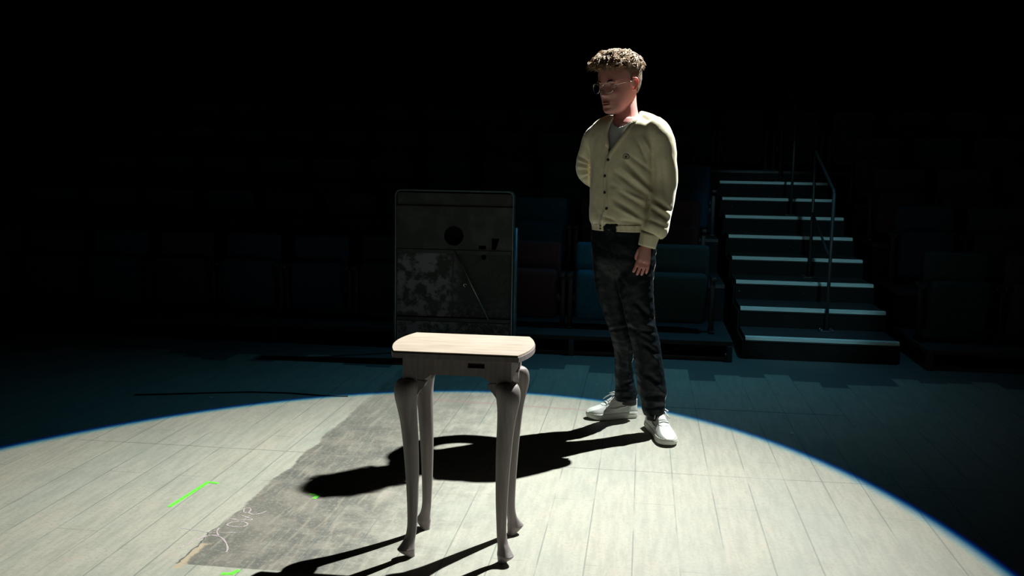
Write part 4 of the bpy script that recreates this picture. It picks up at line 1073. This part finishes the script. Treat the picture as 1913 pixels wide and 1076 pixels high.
# ---- shoes
def shoe(heel, toe, side, lift=0.):
    """heel, toe: floor points; side = +1 when the outer side is on the left of the heel-to-toe line"""
    d = (toe-heel); L_ = d.length; d.normalize(); s = Vector((-d.y, d.x, 0))
    M_ = Matrix(((d.x, s.x, 0, heel.x), (d.y, s.y, 0, heel.y), (0, 0, 1, 0), (0, 0, 0, 1)))
    root = bpy.data.objects.new('shoe', None); link(root, person); root.empty_display_size = .05; root.location = heel-PR
    def so(name, bm, m_, parent=root, **k):
        bmesh.ops.transform(bm, matrix=M_, verts=bm.verts); bmesh.ops.translate(bm, verts=bm.verts, vec=-heel); return obj(name, bm, m_, parent, **k)
    def half(t, ins=0.):        # half widths (outer, inner) along the shoe
        prof = crom([(.0, .010, .010), (.03, .030, .030), (.12, .039, .038), (.35, .040, .036), (.55, .047, .040), (.72, .053, .048), (.87, .045, .048), (.96, .027, .036), (1.0, .010, .016)], 6)
        x = [q[0] for q in prof]; return np.interp(t, x, [q[1] for q in prof])-ins, np.interp(t, x, [q[2] for q in prof])-ins
    T = [0, .012, .03, .06, .1, .16, .24, .32, .4, .48, .56, .64, .72, .79, .85, .9, .94, .97, .99, 1.0]
    def spring(t): return .010*max(0, (t-.75)/.25)**2
    bm = bmesh.new(); rings = []
    for z, ins, in ((.0, .006), (.003, .002), (.010, .0), (.020, -.001), (.028, .001), (.0325, .004)):
        up_ = []; dn = []
        for t in T:
            a, b = half(t, ins); zz = z+spring(t)*(1-z*8) ; zz += .004*(1-t) if z > .02 else 0
            up_.append(Vector((L_*t*(1-ins/L_*2)+ins, a*side, zz))); dn.append(Vector((L_*t*(1-ins/L_*2)+ins, -b*side, zz)))
        rings.append(up_+dn[::-1])
    skin_rings(bm, rings); so('sole', bm, M_sole)
    for z in (.016,):
        bm = bmesh.new(); up_ = []; dn = []
        for t in T:
            a, b = half(t, -.0012); up_.append(Vector((L_*t, a*side, z+spring(t)*.9))); dn.append(Vector((L_*t, -b*side, z+spring(t)*.9)))
        add_tube(bm, up_+dn[::-1]+[up_[0]], .0011, 6, caps=False); so('sole_stitch', bm, M_shoe)
    # upper: cross sections along the length
    bm = bmesh.new(); rings = []
    TT = [.006, .02, .05, .1, .17, .25, .33, .41, .49, .57, .65, .73, .80, .86, .91, .95, .975, .99]
    def top(t): return np.interp(t, [0, .05, .15, .28, .38, .5, .62, .74, .84, .92, .97, 1.0], [.088, .097, .090, .088, .108, .098, .082, .066, .057, .050, .042, .034])
    for t in TT:
        a, b = half(t, .003); h = top(t); r = []
        base = .028+.003*(1-t)+spring(t)*.7; n = 22
        tw = np.interp(t, [0, .3, .5, .75, .9, 1], [.62, .60, .50, .62, .75, .8])
        for i in range(n+1):
            u = i/n*2-1                      # -1 inner .. +1 outer
            wv = b if u < 0 else a; au = abs(u)
            if au > .5: k = (1-au)/.5; y = wv*(1-(1-tw)*k**1.3); z = base+(h-base)*(k**.85)*.86
            else: k = au/.5; y = wv*tw*math.sin(k*math.pi/2)**.9; z = base+(h-base)*(.86+.14*math.cos(k*math.pi/2)**1.2)
            y *= (1 if u > 0 else -1)
            r.append(Vector((L_*t, y*side, z)))
        r += [Vector((L_*t, a*.5*side, base-.006)), Vector((L_*t, -b*.5*side, base-.006))]
        rings.append(r)
    skin_rings(bm, rings)
    so('upper', bm, M_shoe)
    up = root.children[-1]
    def surf(t, u):                           # point just on the upper
        a, b = half(t, .003); h = top(t); base = .028+.003*(1-t)+spring(t)*.7; wv = b if u < 0 else a; au = abs(u)
        tw = np.interp(t, [0, .3, .5, .75, .9, 1], [.62, .60, .50, .62, .75, .8])
        if au > .5: k = (1-au)/.5; y = wv*(1-(1-tw)*k**1.3); z = base+(h-base)*(k**.85)*.86
        else: k = au/.5; y = wv*tw*math.sin(k*math.pi/2)**.9; z = base+(h-base)*(.86+.14*math.cos(k*math.pi/2)**1.2)
        y *= (1 if u > 0 else -1)
        return Vector((L_*t, y*side, z))
    # overlays: heel cap, toe box seam, eyestay, side swoosh
    bm = bmesh.new()
    for u0, path in ((1, None), (-1, None)):
        add_tube(bm, [surf(t, u0*u)+Vector((0, u0*side*.0008, .0006)) for t, u in ((.70, .97), (.68, .8), (.66, .62), (.64, .5), (.60, .35))], .0013, 6)
        add_tube(bm, [surf(t, u0*u)+Vector((0, u0*side*.0008, .0006)) for t, u in ((.22, .97), (.21, .8), (.20, .62), (.16, .55), (.06, .52))], .0013, 6)
        add_tube(bm, [surf(t, u0*u)+Vector((0, u0*side*.0008, .0006)) for t, u in ((.34, .5), (.42, .46), (.50, .43), (.58, .40), (.66, .36), (.70, .2), (.71, .0))], .0015, 6)
    so('seam', bm, M_shoe, up)
    for u0 in (1, -1):
        bm = bmesh.new()
        lo_ = [(.60, .74), (.54, .84), (.46, .88), (.36, .84), (.26, .72), (.14, .58)]; hi_ = [(.60, .74), (.56, .74), (.49, .79), (.38, .77), (.27, .68), (.14, .58)]
        A1 = [surf(t, u0*u) for t, u in dense(lo_, 4)]; A2 = [surf(t, u0*u) for t, u in dense(hi_, 4)]; o_ = Vector((0, u0*side*.0028, .0008))
        r1 = [bm.verts.new(p+o_) for p in A1]; r2 = [bm.verts.new(p+o_) for p in A2]; r3 = [bm.verts.new(p-o_) for p in A1]; r4 = [bm.verts.new(p-o_) for p in A2]
        for i in range(len(r1)-1):
            for q in ((r1[i], r1[i+1], r2[i+1], r2[i]), (r1[i], r3[i], r3[i+1], r1[i+1]), (r2[i], r2[i+1], r4[i+1], r4[i])):
                bm.faces.new(q)
        so('side_mark', bm, M_shoe, up)
    # tongue, laces, bow
    bm = bmesh.new(); rr = []
    for t, z in ((.30, .018), (.34, .016), (.40, .006), (.50, .002), (.60, .0)):
        c = surf(t, 0); rr.append([c+Vector((0, .020*math.cos(a), z+.005*math.sin(a))) for a in np.linspace(0, 2*math.pi, 16, endpoint=False)])
    skin_rings(bm, rr); so('tongue', bm, M_shoe, up)
    bm = bmesh.new()
    for k in range(6):
        t = .41+.043*k; lift_ = Vector((0, 0, .0035))
        P = [surf(t-.012*(1 if q else 1)+.022*(j/6 if k % 2 else 1-j/6), -.42+.84*j/6)+lift_ for j, q in zip(range(7), range(7))]
        add_tube(bm, P, .0030, 8, flat=.6)
        P = [surf(t-.01+.022*(1-j/6 if k % 2 else j/6), -.42+.84*j/6)+lift_*1.2 for j in range(7)]
        add_tube(bm, P, .0028, 8, flat=.6)
    c = surf(.395, 0)+Vector((0, 0, .010))
    for sgn in (1, -1):
        add_tube(bm, [c, c+Vector((.014, sgn*.020, .012)), c+Vector((.030, sgn*.038, .002)), c+Vector((.022, sgn*.030, -.006)), c], .0026, 8)
        add_tube(bm, [c, c+Vector((.020, sgn*.018, .004)), c+Vector((.050, sgn*.030, -.014)), c+Vector((.064, sgn*.036, -.026))], .0024, 8)
    add_ball(bm, c, .006, 10)
    so('laces', bm, M_lace, up)
    bm = bmesh.new(); 
    add_tube(bm, [surf(t, u)+Vector((0, 0, .001)) for t, u in ((.34, .5), (.26, .5), (.16, .5), (.06, .5))]+[surf(.015, 0)+Vector((-.001, 0, -.002))]+[surf(t, -u)+Vector((0, 0, .001)) for t, u in ((.06, .5), (.16, .5), (.26, .5), (.34, .5))], .0055, 8)
    so('collar_padding', bm, M_shoe, up)
    return root
shoe(ground_h(1189, 778), ground_h(1096, 782.5), 1)
h2, t2 = ground_h(1214, 795), ground_h(1253, 836)
print('shoe lengths', (ground_h(1189, 778)-ground_h(1096, 782)).length, (h2-t2).length)
shoe(h2, t2, 1)
for px, py, dd in ((1176, 742, .2), (1223, 770, -.055)):       # socks
    c = A(px, py, dd); bm = bmesh.new(); add_tube(bm, [c+Vector((0, 0, .03)), c-Vector((0, 0, .035))], [.036, .036], 20); pobj('sock', bm, mat('dark_sock_%d' % px, (.03,.03,.035), .9))
